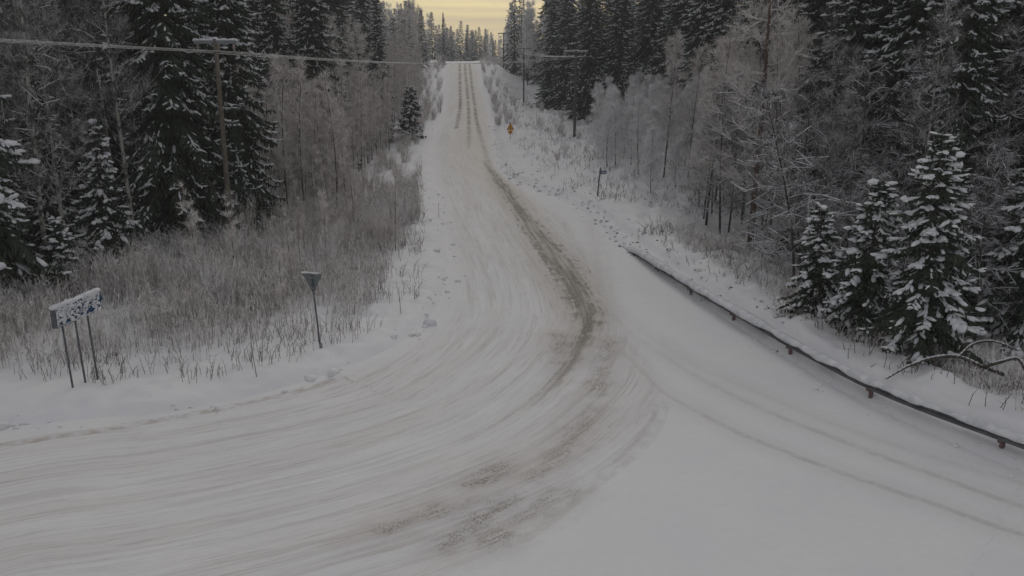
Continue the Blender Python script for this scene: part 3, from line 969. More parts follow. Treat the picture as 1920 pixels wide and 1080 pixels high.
# --- trees one can single out, left of the road
x, y, z = W(345, 462); place('tall', x, y, 1.0, 0.4, 'tall dark snow-dusted spruce directly left of the near utility pole', name='spruce_tree', sxy=.95)
x, y, z = W(425, 452); place('tall2', x, y + 2.2, .95, 1.9, 'dark spruce standing close behind the near utility pole', name='spruce_tree', sxy=.85)
x, y, z = W(5, 585); place('laden', x - .3, y, 1.18, 2.0, 'snow-laden spruce at the edge of the left wood, behind the blue arrow sign', name='spruce_tree', sxy=.95)
x, y, z = W(185, 520); place('laden2', x, y + 1.0, .92, .7, 'short snow-laden spruce between the pale birch and the big dark spruce', name='spruce_tree', sxy=.95)
x, y, z = W(135, 545); place('small', x, y - .6, .8, .2, 'knee-high snowy spruce in front of the pale birch trunk by the blue sign', name='young_spruce')
x, y, z = W(97, 548); place('birch', x, y, .98, .0, 'pale slim birch trunk rising behind the left end of the blue arrow sign', name='birch_tree')
x, y, z = W(134, 525); place('birch2', x, y, 1.0, 2.6, 'pale birch trunk just right of the blue arrow sign', name='birch_tree')
x, y, z = W(257, 482); place('birch', x, y, 1.02, 4.0, 'dim birch trunk left of the tallest dark spruce', name='birch_tree')
x, y, z = at(528, 66); place('tall2', x, y, .92, 3.0, 'dark spruce top standing above the sapling thicket right of the near pole', name='spruce_tree', sxy=.9)
x, y, z = at(478, 60); place('narrow', x, y, 1.05, 3.6, 'narrow dark spruce behind the sapling thicket beside the near pole', name='spruce_tree')
x, y, z = at(572, 74); place('narrow', x, y, 1.0, 1.2, 'narrow spruce behind the middle of the sapling thicket', name='spruce_tree')
x, y, z = at(717, 92); place('narrow', x, y, .97, 5.0, 'slim dark spruce rising alone above the bare thicket left of the hill road', name='spruce_tree', sxy=.9)
x, y, z = at(768, 92); place('small', x, y, 1.5, 1.0, 'small dark spruce at the thicket edge beside the hill road', name='young_spruce')
x, y, z = at(690, 76); place('alder2', x, y, .95, 1.0, 'large bare alder with crooked pale limbs above the thicket', name='alder_tree')
x, y, z = at(640, 70); place('alder', x, y, 1.0, 2.2, 'tall bare alder in the middle of the sapling thicket', name='alder_tree')
x, y, z = W(615, 392); place('alder', x, y, .62, 2.2, 'dark-stemmed leaning alder at the front of the sapling thicket', name='alder_tree', tilt=(0, .12))

# --- right of the road
x, y, z = W(1405, 470); place('pine', x, y, 1.0, 1.4, 'tall conifer with reddish trunk and bare lower limbs behind the rail', name='pine_tree')
x, y, z = W(1725, 668); place('laden', x, y, .70, 4.2, 'large snow-laden spruce standing clear in front of the right wood', name='spruce_tree', sxy=1.22, tilt=(.03, .05))
x, y, z = W(1760, 640); place('laden', x + 1.2, y + 2.0, .62, 1.2, 'snow-laden spruce crowding behind the large clear-standing one', name='spruce_tree')
x, y, z = W(1620, 640); place('laden2', x, y + .8, .76, 1.2, 'snow-laden spruce left of the largest snow-laden one', name='spruce_tree', tilt=(.05, -.06), sxy=1.2)
x, y, z = W(1550, 600); place('laden2', x, y + .8, .58, 3.2, 'smaller snowy spruce at the left end of the snow-laden row', name='spruce_tree', tilt=(-.04, .07), sxy=1.35)
x, y, z = at(1930, 29); place('laden', x, y, .95, 5.1, 'snow-laden spruce at the edge of the picture above the guardrail', name='spruce_tree')
x, y, z = W(1480, 560); place('snowy2', x + .6, y + 1.5, 1.0, .4, 'leaning bare tree with snow lying along its arched branches', name='bare_tree')
x, y, z = at(1500, 41); place('snowy', x, y, .95, 2.0, 'bare snow-lined tree right of the reddish conifer trunk', name='bare_tree')
x, y, z = at(1600, 38.5); place('snowy', x, y, 1.0, 4.0, 'bare snow-lined tree behind the snow-laden row', name='bare_tree')
x, y, z = at(1690, 37.5); place('snowy', x, y, 1.05, .6, 'tangled snow-lined tree above the largest snow-laden spruce', name='bare_tree')
x, y, z = at(1870, 31.5); place('laden2', x, y, .9, 1.1, 'short snow-laden spruce left of the one at the picture edge', name='spruce_tree')
x, y, z = at(1860, 35); place('snowy', x, y, 1.15, 3.3, 'snow-lined bare tree filling the corner above the rail', name='bare_tree')
x, y, z = at(1790, 38); place('snowy2', x + 1, y, 1.3, 2.3, 'snow-lined leaning tree over the snow-laden spruces', name='bare_tree')
x, y, z = at(1575, 45); place('tall', x, y, .92, 2.4, 'tall dark spruce with drooping snowy boughs over the right wood', name='spruce_tree', sxy=1.05)
x, y, z = at(1660, 47); place('tall', x, y, 1.0, 5.4, 'tall black spruce behind the drooping snowy one', name='spruce_tree')
for px, d, k, s, lb in ((1035, 128, 'tall2', .98, 'dark spruce nearest the far utility poles'), (1066, 120, 'tall', .9, 'dark snow-streaked spruce behind the poles right of the hill road'),
                        (1104, 106, 'tall', .95, 'tall black spruce whose foot stands beside the right utility pole'), (1158, 104, 'tall2', 1.05, 'black spruce between the two broad ones above the grey thicket'),
                        (1215, 101, 'tall', 1.0, 'broad black spruce standing above the grey frosted thicket'), (1258, 96, 'tall2', .98, 'dark spruce at the thicket end of the black spruce row')):
    x, y, z = at(px, d); place(k, x, y, s, None, lb, 'black spruces above the grey thicket', 'spruce_tree')
x, y, z = at(964, 176); place('far', x, y, 1.35, 0, 'slim spruce outlined against the yellow sky right of the road crest', name='spruce_tree', sxy=.8)
x, y, z = at(977, 179); place('far', x, y, 1.38, 2, 'twin spruce top beside the slim one against the yellow sky', name='spruce_tree', sxy=.75)
x, y, z = at(832, 175); place('far', x, y, .80, 2, 'bare-tipped spruce rising against the sky left of the road crest', name='spruce_tree', sxy=.5)

# --- the woods around them
def fill(n, fx, kinds, zone, r, seed, lab, grp, smin=.8, smax=1.1, names=None, cat='tree', tries=4):
    rg = np.random.default_rng(seed); c = 0; todo = []
    for _ in range(n * tries):
        if c >= n: break
        x, y = fx(rg)
        if not free(x, y, r): continue
        if road_sd(np.array([[x, y]]))[0] < (.35 if cat == 'bush' else 1.5): continue
        k = kinds[rg.integers(len(kinds))]
        nm = names[k] if isinstance(names, dict) else names
        sc_ = rg.uniform(smin, smax)
        if seed == 105:          # the tree line dips towards the right of the road
            pxx = 960 + x / (y * CT + 1) * FPX
            yt = np.interp(pxx, [780, 838, 860, 880, 905, 930, 945, 965], [-60, 20, 38, 28, 44, 68, 52, -20]) + rg.uniform(0, 24)
            sc_ = max(.3, min(sc_, (CAM_H + (HOR - yt) * y / FPX - float(profile(np.array([y]))[0])) / 12.6))
        lb_ = lab[k] if isinstance(lab, dict) else lab
        todo.append((k, x, y, sc_, rg.uniform(0, 6.28), lb_, grp[k] if isinstance(grp, dict) else grp, nm, cat, rg.uniform(.85, 1.1)))
        PLACED.append((x, y)); c += 1
    if not todo: return
    yy = np.array([q[2] for q in todo]); xx = np.array([abs(q[1]) for q in todo])
    ya, yb = np.quantile(yy, [.34, .67]); xa, xb = np.quantile(xx, [.34, .67]); sa, sb = smin + (smax - smin) / 3, smin + (smax - smin) * 2 / 3
    for k, x, y, sc_, rz_0, lb_, gr_, nm, cat_, sw in todo:
        size = 'short' if sc_ < sa else 'tall' if sc_ > sb else ''
        row = 'front' if y < ya else 'back' if y > yb else 'middle'
        sde = 'roadside' if abs(x) < xa else 'outer' if abs(x) > xb else 'central'
        full = ' '.join(f'{size} {lb_}, {row} {sde}'.split())
        place(k, x, y, sc_, rz_0, full, gr_, nm, cat_, sxy=sw)
        PLACED.pop()

def zone(y0, y1, xe, xo):
    def f(rg):
        y = rg.uniform(y0, y1)
        a, b = xe(y), xo(y)
        return a + (b - a) * rg.random() ** 1.15, y
    return f

fr_l = lambda y: -(y * .967 + 2.3) * .60 - 3
fr_r = lambda y: (y * .967 + 2.3) * .60 + 4
NAMES = {'tall': 'spruce_tree', 'tall2': 'spruce_tree', 'narrow': 'spruce_tree', 'mid': 'spruce_tree', 'open': 'spruce_tree', 'far': 'spruce_tree', 'far_frost': 'spruce_tree', 'laden': 'spruce_tree', 'laden2': 'spruce_tree',
         'birch': 'birch_tree', 'birch2': 'birch_tree', 'alder': 'alder_tree', 'alder2': 'alder_tree', 'fargrey': 'bare_tree', 'grey': 'bare_tree', 'grey2': 'bare_tree', 'snowy': 'bare_tree', 'snowy2': 'bare_tree', 'sapling': 'sapling', 'sapling2': 'sapling', 'sapling3': 'sapling'}
def lg(kinds, conif, bare):
    L_ = {k: (conif if NAMES[k] == 'spruce_tree' else bare) for k in kinds}
    return L_
K = ['tall', 'tall2', 'open', 'mid', 'birch', 'birch2', 'birch']
fill(16, zone(36, 44, lambda y: -20.5, fr_l), ['birch', 'birch2', 'mid', 'birch'], None, 1.6, 101, lg(['birch', 'birch2', 'mid'], 'dim spruce behind the blue arrow sign', 'dim twiggy birch behind the blue arrow sign'), lg(['birch', 'birch2', 'mid'], 'spruces inside the left wood', 'birches inside the left wood'), .85, 1.1, NAMES)
fill(34, zone(44, 66, lambda y: -19, fr_l), K, None, 2.3, 102, lg(K, 'snow-dusted spruce deep in the left wood', 'thin twiggy birch deep in the left wood'), lg(K, 'spruces deep in the left wood', 'birches deep in the left wood'), .85, 1.15, NAMES)
K = ['tall', 'tall2', 'narrow', 'alder', 'alder2', 'tall2']
fill(60, zone(66, 120, lambda y: -14.5 - (y - 66) * .03, lambda y: max(fr_l(y), -46)), K, None, 2.6, 103, lg(K, 'snowy spruce behind the sapling thicket', 'frosted bare tree behind the sapling thicket'), lg(K, 'spruces behind the sapling thicket', 'bare trees behind the sapling thicket'), .85, 1.2, NAMES)
K = ['far', 'far_frost', 'alder', 'alder2', 'far']
fill(44, zone(116, 190, lambda y: -13.5 - (y - 118) * .055, lambda y: -22 - (y - 118) * .06), K, None, 2.0, 104, lg(K, 'frosty spruce lining the left roadside near the crest', 'frosty bare tree lining the left roadside near the crest'), lg(K, 'spruces left of the crest', 'bare trees left of the crest'), .75, 1.0, NAMES)
K = ['far', 'tall2', 'tall2', 'narrow']
fill(40, zone(116, 190, lambda y: -22 - (y - 118) * .06, lambda y: -50), K, None, 3.0, 114, 'snowy spruce in the high wood left of the crest', 'spruces of the high wood left of the crest', .95, 1.25, NAMES)
# beyond the crest
K = ['far', 'far_frost', 'far']
def beyond(rg):
    y = rg.uniform(216, 300); return rg.uniform(-34, 10) - (y - 225) * .05, y
K = ['far', 'far_frost', 'far', 'fargrey', 'far_frost']
fill(150, beyond, K, None, 1.5, 105, lg(K, 'grey snow-dusted spruce beyond the road crest', 'pale bare tree beyond the road crest'), lg(K, 'spruces beyond the crest', 'bare trees beyond the crest'), .62, 1.12, NAMES, tries=8)
# right
K = ['tall', 'tall2', 'mid', 'far']
fill(40, zone(108, 165, lambda y: 11 - (y - 108) * .09, lambda y: 38), K, None, 2.6, 106, 'dark snow-streaked spruce behind the right utility poles', 'spruces behind the poles', .95, 1.25, NAMES)
K = ['fargrey', 'far', 'fargrey', 'far_frost']
fill(26, zone(150, 200, lambda y: 3.5 - (y - 150) * .10, lambda y: 16), K, None, 2.0, 107, lg(K, 'grey spruce right of the road crest', 'pale frosted bare tree right of the road crest'), lg(K, 'spruces right of the crest', 'bare trees right of the crest'), .85, 1.1, NAMES)
K = ['tall', 'tall2', 'alder2', 'birch', 'open']
fill(66, zone(44, 104, lambda y: 15.0 if y < 66 else 15.0 + (y - 66) * .04, lambda y: min(fr_r(y), 48)), K, None, 2.4, 108, lg(K, 'dark spruce behind the reddish conifer trunk', 'bare frosted tree behind the reddish conifer trunk'), lg(K, 'spruces of the right wood', 'bare trees of the right wood'), .95, 1.25, NAMES)
K = ['tall2', 'tall', 'open', 'tall2', 'snowy']
fill(40, zone(33, 46, lambda y: 16.5, fr_r), K, None, 2.0, 109, lg(K, 'dark spruce deep behind the snow-laden row', 'snowy bare tree deep behind the snow-laden row'), lg(K, 'spruces behind the snow-laden row', 'bare trees behind the snow-laden row'), .85, 1.1, NAMES)
# grey thicket right of the side road
K = ['grey', 'grey2']
def thick_r(rg):
    y = rg.uniform(56, 94); return rg.uniform(6.4 + max(0, y - 66) * .09, 17.0), y
fill(58, thick_r, K, None, 1.2, 110, 'grey frosted bare tree beside the side road', 'grey frosted thicket', .55, .85, NAMES)
def thick_p(rg):
    y = rg.uniform(47, 62); return rg.uniform(10.6, 16.5), y
K = ['alder', 'alder2', 'alder2', 'snowy']
fill(18, thick_p, K, None, 1.2, 113, lg(K, 'dark spruce close by the reddish conifer trunk', 'frosted bare tree by the reddish conifer trunk'), lg(K, 'spruces by the reddish conifer', 'bare trees by the reddish conifer'), .6, 1.0, NAMES)
# sapling thicket left
K = ['sapling', 'sapling2', 'sapling3', 'sapling']
def thick_l(rg):
    y = 47 + 46 * rg.random() ** 1.2
    return rg.uniform(-17 - (y - 48) * .02, -9.3 - 2.2 * min(1, max(0, (y - 54) / 8))), y
fill(240, thick_l, K, None, .55, 111, 'thin frosted sapling in the thicket beside the near pole', 'saplings in the thicket', .65, 1.05, NAMES, 'sapling')
# bare trees between the thicket and the road higher up
K = ['alder', 'alder2', 'sapling2']
def edge_l(rg):
    y = rg.uniform(88, 135); return -11.4 - (y - 88) * .035 - rg.random() ** 1.5 * 5, y
fill(34, edge_l, K, None, 1.3, 112, 'frosted bare tree at the edge of the uphill road', 'bare trees at the uphill road edge', .5, .85, NAMES)

fill(36, zone(31.5, 44, lambda y: 14.4 + max(0, 37 - y) * .25, lambda y: 25), ['snowy', 'laden2', 'mid', 'laden', 'snowy2', 'laden2'], None, .9, 115, lg(['snowy', 'laden2', 'mid', 'laden', 'snowy2'], 'snowy spruce crowding among the snow-laden row', 'snow-lined bare tree among the snow-laden spruces'), lg(['snowy', 'laden2', 'mid', 'laden', 'snowy2'], 'spruces among the snow-laden row', 'bare trees among the snow-laden row'), .5, .85, NAMES)
fill(26, zone(35, 47, lambda y: -19.8, fr_l), ['mid', 'laden2', 'mid', 'small'], None, .9, 116, 'low snow-dusted spruce beneath the birches on the left', 'low spruces under the birches', .55, .95, 'spruce_tree')
# --- bushes along the left verge, right bank and in front of the right wood
def bushes(n, fx, kinds, seed, lab, grp, r=.5, smin=.6, smax=1.15):
    fill(n, fx, kinds, None, r, seed, lab, grp, smin, smax, 'bush', 'bush')
def b1(rg):
    y = rg.uniform(38, 62); return rg.uniform(-12.5, -5.6 - max(0, y - 45) * .06), y
bushes(46, b1, ['bush', 'bush2'], 201, 'brown upright frosted bush below the sapling thicket', 'bushes below the sapling thicket')
def b2(rg):
    y = rg.uniform(62, 125); return -7.9 - (y - 62) * .045 - rg.random() * 2.6, y
bushes(34, b2, ['bush2', 'bush'], 202, 'brown frosted bush on the uphill left verge', 'bushes on the left verge')
def b5(rg):
    y = rg.uniform(105, 192); cx = float(np.interp(y, RC[:, 1], RC[:, 0])); return cx + rg.choice([-1, 1]) * (3.4 + rg.random() ** 1.4 * 3.2), y
fill(90, b5, ['bush2', 'bushg', 'bush'], None, .7, 205, 'frosted bush at the road edge near the crest', 'bushes at the road edge near the crest', .5, .95, 'bush', 'bush')
def b3(rg):
    y = rg.uniform(72, 150); cx = float(np.interp(y, RC[:, 1], RC[:, 0])); return cx + rg.uniform(6.5, 14), y
bushes(40, b3, ['bushg', 'bush2'], 203, 'grey frosted bush on the bank below the utility poles', 'bushes on the open bank', .8, .4, .9)
def b4(rg):
    k = rg.random(); p = RAIL[int(k * (len(RAIL) - 1))]
    return p[0] + rg.uniform(2.0, 6.5), p[1] + rg.uniform(1.0, 3.5)
bushes(40, b4, ['bushg', 'bush2'], 204, 'low frosted bush on the slope behind the guardrail', 'bushes behind the guardrail', .6, .3, .75)

for px, d, k, s_, lb in ((1500, 35, 'snowy2', .8, 'bare snow-lined bush-tree at the wood edge below the leaning one'), (1585, 33.5, 'snowy', .62, 'small snow-lined tree in front of the left snowy spruces'),
                         (1680, 31.5, 'snowy2', .72, 'small snow-lined tree reaching over the slope before the largest snowy spruce'), (1830, 29.5, 'snowy', .7, 'small snow-lined tree between the largest snowy spruce and the picture edge')):
    x, y, z = at(px, d); place(k, x, y, s_, None, lb, None, 'bare_tree')
def b6(rg):
    y = rg.uniform(27, 47)
    return rg.uniform(-14.5, float(np.interp(y, [27, 32, 40, 47], [-7.8, -6.6, -5.4, -5.4]))), y
bushes(30, b6, ['bush', 'bush2', 'bushg'], 206, 'taller frosted bush among the field weeds by the bend', 'bushes among the field weeds', .7, .55, 1.1)
fill(22, b6, ['sapling3', 'sapling3', 'sapling'], None, .5, 207, 'slender low sapling among the field weeds by the bend', 'saplings among the field weeds', .32, .62, 'sapling', 'sapling')
def w6(rg):
    y = rg.uniform(32, 41); return rg.uniform(12.0 + max(0, 38 - y) * .2, 21), y
fill(14, w6, ['snowy', 'snowy2', 'birch2'], None, .9, 208, 'bare snow-lined tree between the snow-laden spruces', 'bare trees between the snow-laden spruces', .55, .9, 'bare_tree')
# ------------------------------------------------------------------ weeds in the field on the left
def stems(name, XY, h, mat, lean=.15, r=.0075, side=4, label=None):
    n = len(XY); rg = np.random.default_rng(5)
    z = height(XY)
    p0 = np.column_stack([XY, z - .04])
    l1 = np.column_stack([rg.normal(0, lean, n), rg.normal(0, lean, n)]) * h[:, None]
    p1 = p0 + np.column_stack([l1 * .4, h * .55]); p2 = p0 + np.column_stack([l1 * 1.1 + rg.normal(0, lean * .5, (n, 2)) * h[:, None], h])
    A = Acc(); A.add(*prisms(p0, p1, r, r * .8, 3)); A.add(*spikes(p1, p2, r * .85, 3))
    i = np.repeat(np.arange(n), side); w = rg.uniform(.25, .98, len(i))[:, None]
    b0 = np.where(w < .55, p0[i] + (p1[i] - p0[i]) * w / .55, p1[i] + (p2[i] - p1[i]) * (w - .55) / .45)
    d = np.column_stack([rg.normal(0, .6, (len(i), 2)), rg.uniform(.25, 1.0, len(i))])
    A.add(*spikes(b0, b0 + d * (h[i] * rg.uniform(.10, .24, len(i)))[:, None], r * .8, 3))
    o = link(name, A.mesh(name, mat))
    return tag(o, label, None, None, 'stuff')

FIELD = np.array([g(-60, 720), g(60, 680), g(200, 655), g(330, 652), g(470, 640), g(560, 622), g(640, 600), g(700, 575), g(735, 520), g(752, 440), g(785, 400), g(775, 372), g(700, 366), g(600, 400), g(480, 425), g(430, 462), g(300, 487), g(180, 530), g(90, 585), g(-60, 610)])
rg = np.random.default_rng(77)
lo_, hi_ = FIELD.min(0), FIELD.max(0)
C = rg.uniform(lo_, hi_, (60000, 2))
fd = np.where(inside(C, FIELD), -1, 1) * seg_dist(C, FIELD, True)[0]
dens = np.clip(.5 - fd / 5.0, 0, 1) * np.clip(-.75 + 2.7 * fbm(C[:, 0] * .55, C[:, 1] * .55, 9), .06, 1)
C = C[rg.random(len(C)) < dens]
C = C[road_sd(C) > 1.2][:11500]
hh = 1.12 * (0.7 + .8 * fbm(C[:, 0] * .35, C[:, 1] * .35, 15)) * rg.uniform(.55, 1.2, len(C))
stems('frosted_weeds', C, hh, M['weed'], .11, .013, 4, 'dense frosted dead weeds covering the field between the blue sign and the sapling thicket')

# thin stalks on the open snow of the verges
def scatter(poly, n, seed):
    r_ = np.random.default_rng(seed); q = np.asarray(poly)
    c = r_.uniform(q.min(0), q.max(0), (n * 6, 2)); c = c[inside(c, q)]
    return c[:n]
V1 = np.array([g(-60, 770), g(150, 745), g(380, 735), g(560, 690), g(700, 640), g(790, 570), g(800, 450), g(790, 300), g(740, 400), g(700, 560), g(560, 620), g(380, 640), g(100, 680), g(-60, 700)])
C = scatter(V1, 1900, 3); C = C[fbm(C[:, 0] * .9, C[:, 1] * .9, 44) > .5]
C = C[road_sd(C) > .6]
stems('verge_stalks', C, np.random.default_rng(4).uniform(.2, .8, len(C)), M['tuft'], .28, .007, 3, 'sparse dead stalks poking through the snow of the left verge')
# dead grass on the right bank and behind the rail
r_ = np.random.default_rng(8)
pb = []
for _ in range(9000):
    y = 30 + 125 * r_.random() ** 1.3
    if y < 52:
        k = r_.random(); p = RAIL[int(k * (len(RAIL) - 1))]
        pb.append((p[0] + .5 + r_.random() ** .8 * 6.5, p[1] + r_.random() * 2.5 + .3))
    else:
        e = np.interp(y, [52, 60, 75, 95, 125, 160], [3.6, 2.8, 1.0, -.5, -2.4, -4.6]); pb.append((e + r_.random() ** .8 * 10, y))
C = np.array(pb)
C = C[(road_sd(C) > .35) & (fbm(C[:, 0] * 1.3, C[:, 1] * 1.3, 50) > .48)]
stems('dead_grass', C, r_.uniform(.12, .6, len(C)), M['tuft'], .35, .011, 5, 'dead grass tufts showing through the snow of the right bank')
# lumps of ploughed snow and turf along the right edge
n = 200
k = r_.random(n) * .45
seg_i = (k * (len(R_edge) - 1)).astype(int)
cand = R_edge[(np.linalg.norm(R_edge - np.array(g(1080, 395)), axis=1) < 26)]
q = cand[r_.integers(0, len(cand), n)] + np.column_stack([np.abs(r_.normal(.4, .9, n)), r_.normal(0, .9, n)])
q = q[(road_sd(q) > -.25) & (road_sd(q) < 3.0)]
zq = height(q)
n = len(q)
sz = r_.uniform(.05, .17, n)
ang = r_.uniform(0, 6.28, n)
Vb, Tb = blobs(np.column_stack([q, zq + sz * .05]), np.column_stack([np.cos(ang), np.sin(ang), 0 * ang]), sz, sz * .75, sz * .45, r_, .3)
tag(link('snow_clods', mesh_np('snow_clods', Vb, Tb, two_tone('clod_snow_and_turf', (.10, .085, .07), (.72, .72, .73), 5., .9, .38, .50), None, False)),
    'clods of ploughed snow and turf along the bank of the side road', None, None, 'stuff')

k = r_.random(6500); ri = (k * (len(RAIL) - 1)).astype(int)
C = RAIL[ri] + np.column_stack([1.2 + 5.5 * r_.random(6500) ** .9, r_.normal(.8, 1.2, 6500)])
C = C[(road_sd(C) > 1.9) & (fbm(C[:, 0] * .8, C[:, 1] * .8, 53) > .50)]
stems('slope_weeds', C, r_.uniform(.12, .75, len(C)), M['weed'], .3, .011, 4, 'dead weeds on the snowy slope between the guardrail and the wood')
n = 900
e_ = np.vstack([L_edge[(L_edge[:, 1] < 60)], R_edge[(R_edge[:, 1] < 110)]])
ed = np.concatenate([[0], np.cumsum(np.linalg.norm(np.diff(e_, axis=0), axis=1))])
sx = r_.random(n) * ed[-1]
q = np.column_stack([np.interp(sx, ed, e_[:, 0]), np.interp(sx, ed, e_[:, 1])]) + r_.normal(0, .35, (n, 2))
ok_ = (np.abs(q[:, 0]) < 40) & (np.abs(road_sd(q)) < .8)
q = q[ok_]; n = len(q); zq = height(q); sz = np.exp(r_.normal(-3.0, .5, n)); ang = r_.uniform(0, 6.28, n)
tag(link('snow_lumps', mesh_np('snow_lumps', *blobs(np.column_stack([q, zq + sz * .1]), np.column_stack([np.cos(ang), np.sin(ang), 0 * ang]), sz * 1.2, sz, sz * .7, r_, .3), M['snow'], None, True)),
    'lumps of ploughed snow along the road edges', None, None, 'stuff')

# ------------------------------------------------------------------ guardrail
def rail_path(n):
    d = np.concatenate([[0], np.cumsum(np.linalg.norm(np.diff(RAIL, axis=0), axis=1))])
    s = np.linspace(0, d[-1], n)
    return np.column_stack([np.interp(s, d, RAIL[:, 0]), np.interp(s, d, RAIL[:, 1])]), s, d[-1]

rp, rs, rlen = rail_path(110)
rz_ = profile(rp[:, 1]) + np.interp(rs, [0, 4, rlen], [.02, .10, .10])
top = np.interp(rs, [0, 2.5, 6, 13, rlen], [-.06, .20, .30, .44, .53]) + rz_
guard = thing('guardrail', 'dark steel guardrail with snow on top curving along the side road', 'guardrail', (float(rp[0, 0]), float(rp[0, 1]), 0))
org = np.array([rp[0, 0], rp[0, 1], 0.])
tn = np.gradient(rp, axis=0); tn /= np.linalg.norm(tn, axis=1, keepdims=True)
nr = np.column_stack([tn[:, 1], -tn[:, 0]])
if (nr @ np.array([-1, -.3])).mean() < 0: nr = -nr          # towards the road
# W-profile: (towards road, down from top)
prof = [(0.0, 0.0), (.045, .02), (.075, .075), (.045, .125), (.012, .155), (.045, .185), (.075, .235), (.045, .29), (0, .31), (-.004, .31), (.036, .285), (.066, .235), (.036, .19), (.003, .155), (.036, .12), (.066, .075), (.036, .025), (-.004, 0)]
pv = np.stack([np.column_stack([rp + nr * a, top - b * .74]) for a, b in prof], 1)      # (n, k, 3)
kk = len(prof); nn = len(rp)
Vr = pv.reshape(-1, 3) - org
Tr = []
for i in range(nn - 1):
    for j in range(kk):
        j2 = (j + 1) % kk
        a, b, c_, d_ = i * kk + j, i * kk + j2, (i + 1) * kk + j2, (i + 1) * kk + j
        Tr += [[a, b, c_], [a, c_, d_]]
link('beam', mesh_np('beam', Vr, Tr, M['rail'], None, False), guard)
# snow cap on the top edge and in the trough
r_ = np.random.default_rng(12)
s_f = np.linspace(0, rlen, 420)
cp = np.column_stack([np.interp(s_f, rs, rp[:, 0]), np.interp(s_f, rs, rp[:, 1])])
cn_ = np.column_stack([np.interp(s_f, rs, nr[:, 0]), np.interp(s_f, rs, nr[:, 1])])
ct = np.interp(s_f, rs, top)
amt = np.clip(np.interp(s_f, [0, 12, rlen], [1.25, 1.0, .75]) + (fbm(s_f * 1.1, s_f * 0, 70) - .5) * 1.0, .12, 1.4)
ring = [(-.30, -.20), (-.22, .02), (-.05, .085), (.06, .06), (.105, -.02), (.095, -.10), (.02, -.06)]
cv = np.stack([np.column_stack([cp + cn_ * (a * amt)[:, None], ct + b * amt + .0]) for a, b in ring], 1)
kk = len(ring)
Tc = []
for i in range(len(s_f) - 1):
    for j in range(kk):
        j2 = (j + 1) % kk
        a, b, c_, d_ = i * kk + j, i * kk + j2, (i + 1) * kk + j2, (i + 1) * kk + j
        Tc += [[a, c_, b], [a, d_, c_]]
link('snow_cap', mesh_np('snow_cap', cv.reshape(-1, 3) - org, Tc, M['snow_tree'], None, True), guard)
post_me = None
for s_ in np.arange(rlen - 1.1 - 4 * int((rlen - 1.5) / 4), rlen, 3.75):
    if s_ < .3: continue
    p = np.array([np.interp(s_, rs, rp[:, 0]), np.interp(s_, rs, rp[:, 1])]); n_ = np.array([np.interp(s_, rs, nr[:, 0]), np.interp(s_, rs, nr[:, 1])])
    a_ = math.atan2(n_[1], n_[0])
    if post_me is None:
        A = Acc()
        A.add(*box((0, 0, -.25), (.012, .10, .9))); A.add(*box((-.03, .046, -.25), (.07, .010, .9))); A.add(*box((-.03, -.046, -.25), (.07, .010, .9))); A.add(*box((.055, 0, .02), (.12, .10, .26)))
        post_me = A.mesh('post', M['rust'])
    o = link('post', post_me, guard, (p[0] - n_[0] * .075 - org[0], p[1] - n_[1] * .075 - org[1], float(np.interp(s_, rs, top)) - .17))
    o.rotation_euler = (0, 0, a_)
# the ridge of old ploughed snow under the beam
# ------------------------------------------------------------------ utility poles and lines
POLES = []
def utility_pole(loc, h, r, label, mat, arm_dir, arm_len=2.2, tilt=(0, 0), plate=False, ins_z=-.33):
    t_ = thing('utility_pole', label, 'utility pole', loc)
    path = np.column_stack([np.linspace(0, tilt[0], 6), np.linspace(0, tilt[1], 6), np.linspace(-.3, h, 6)])
    A = Acc(); A.add(*tube(path, np.linspace(r, r * .72, 6), 10)); link('pole', A.mesh('pole', mat, True), t_)
    d = np.array([math.cos(arm_dir), math.sin(arm_dir)])
    rot = np.array([[d[0], -d[1], 0], [d[1], d[0], 0], [0, 0, 1]])
    topp = np.array([tilt[0], tilt[1], h])
    A = Acc(); A.add(*box(topp + np.array([0, 0, -.12]), (arm_len, .11, .13), rot)); link('crossarm', A.mesh('crossarm', M['steel']), t_)
    rs_ = np.random.default_rng(int(h * 100))
    A = Acc(); q = np.linspace(-arm_len / 2, arm_len / 2, 24)
    A.add(*blobs(topp + np.column_stack([d[0] * q, d[1] * q, 0 * q - .04]), np.tile([d[0], d[1], 0], (24, 1)), np.full(24, .09), np.full(24, .06), rs_.uniform(.05, .085, 24), rs_))
    A.add(*blobs(topp[None] + [[0, 0, .03]], np.array([[1., 0, 0]]), [r], [r], [.07], rs_))
    link('snow_cap', A.mesh('snow_cap', M['snow_tree'], True), t_)
    pts = []
    for k in (-1, 0, 1):
        b = topp + np.append(d * k * arm_len * .43, -.18) + (np.append(np.array([-d[1], d[0]]) * .16, 0) if k == 0 else 0)
        A = Acc(); A.add(*tube([b, b + [0, 0, ins_z * .5], b + [0, 0, ins_z]], [.045, .06, .035], 8)); link('insulator', A.mesh('insulator', M['porcelain'], True), t_)
        pts.append(np.array(loc) + b + [0, 0, ins_z])
    if plate:
        A = Acc(); A.add(*box((tilt[0] * .08 + .0, -r - .012, 1.05), (.20, .018, .13))); link('marker_plate', A.mesh('marker_plate', M['tape_yellow']), t_)
        A = Acc(); A.add(*tube([(r + .03, -.05, -.2), (r + .03 + tilt[0] * .1, -.05, .75)], .035, 6)); link('cable_guard', A.mesh('cable_guard', M['rust']), t_)
    POLES.append(pts)
    return t_

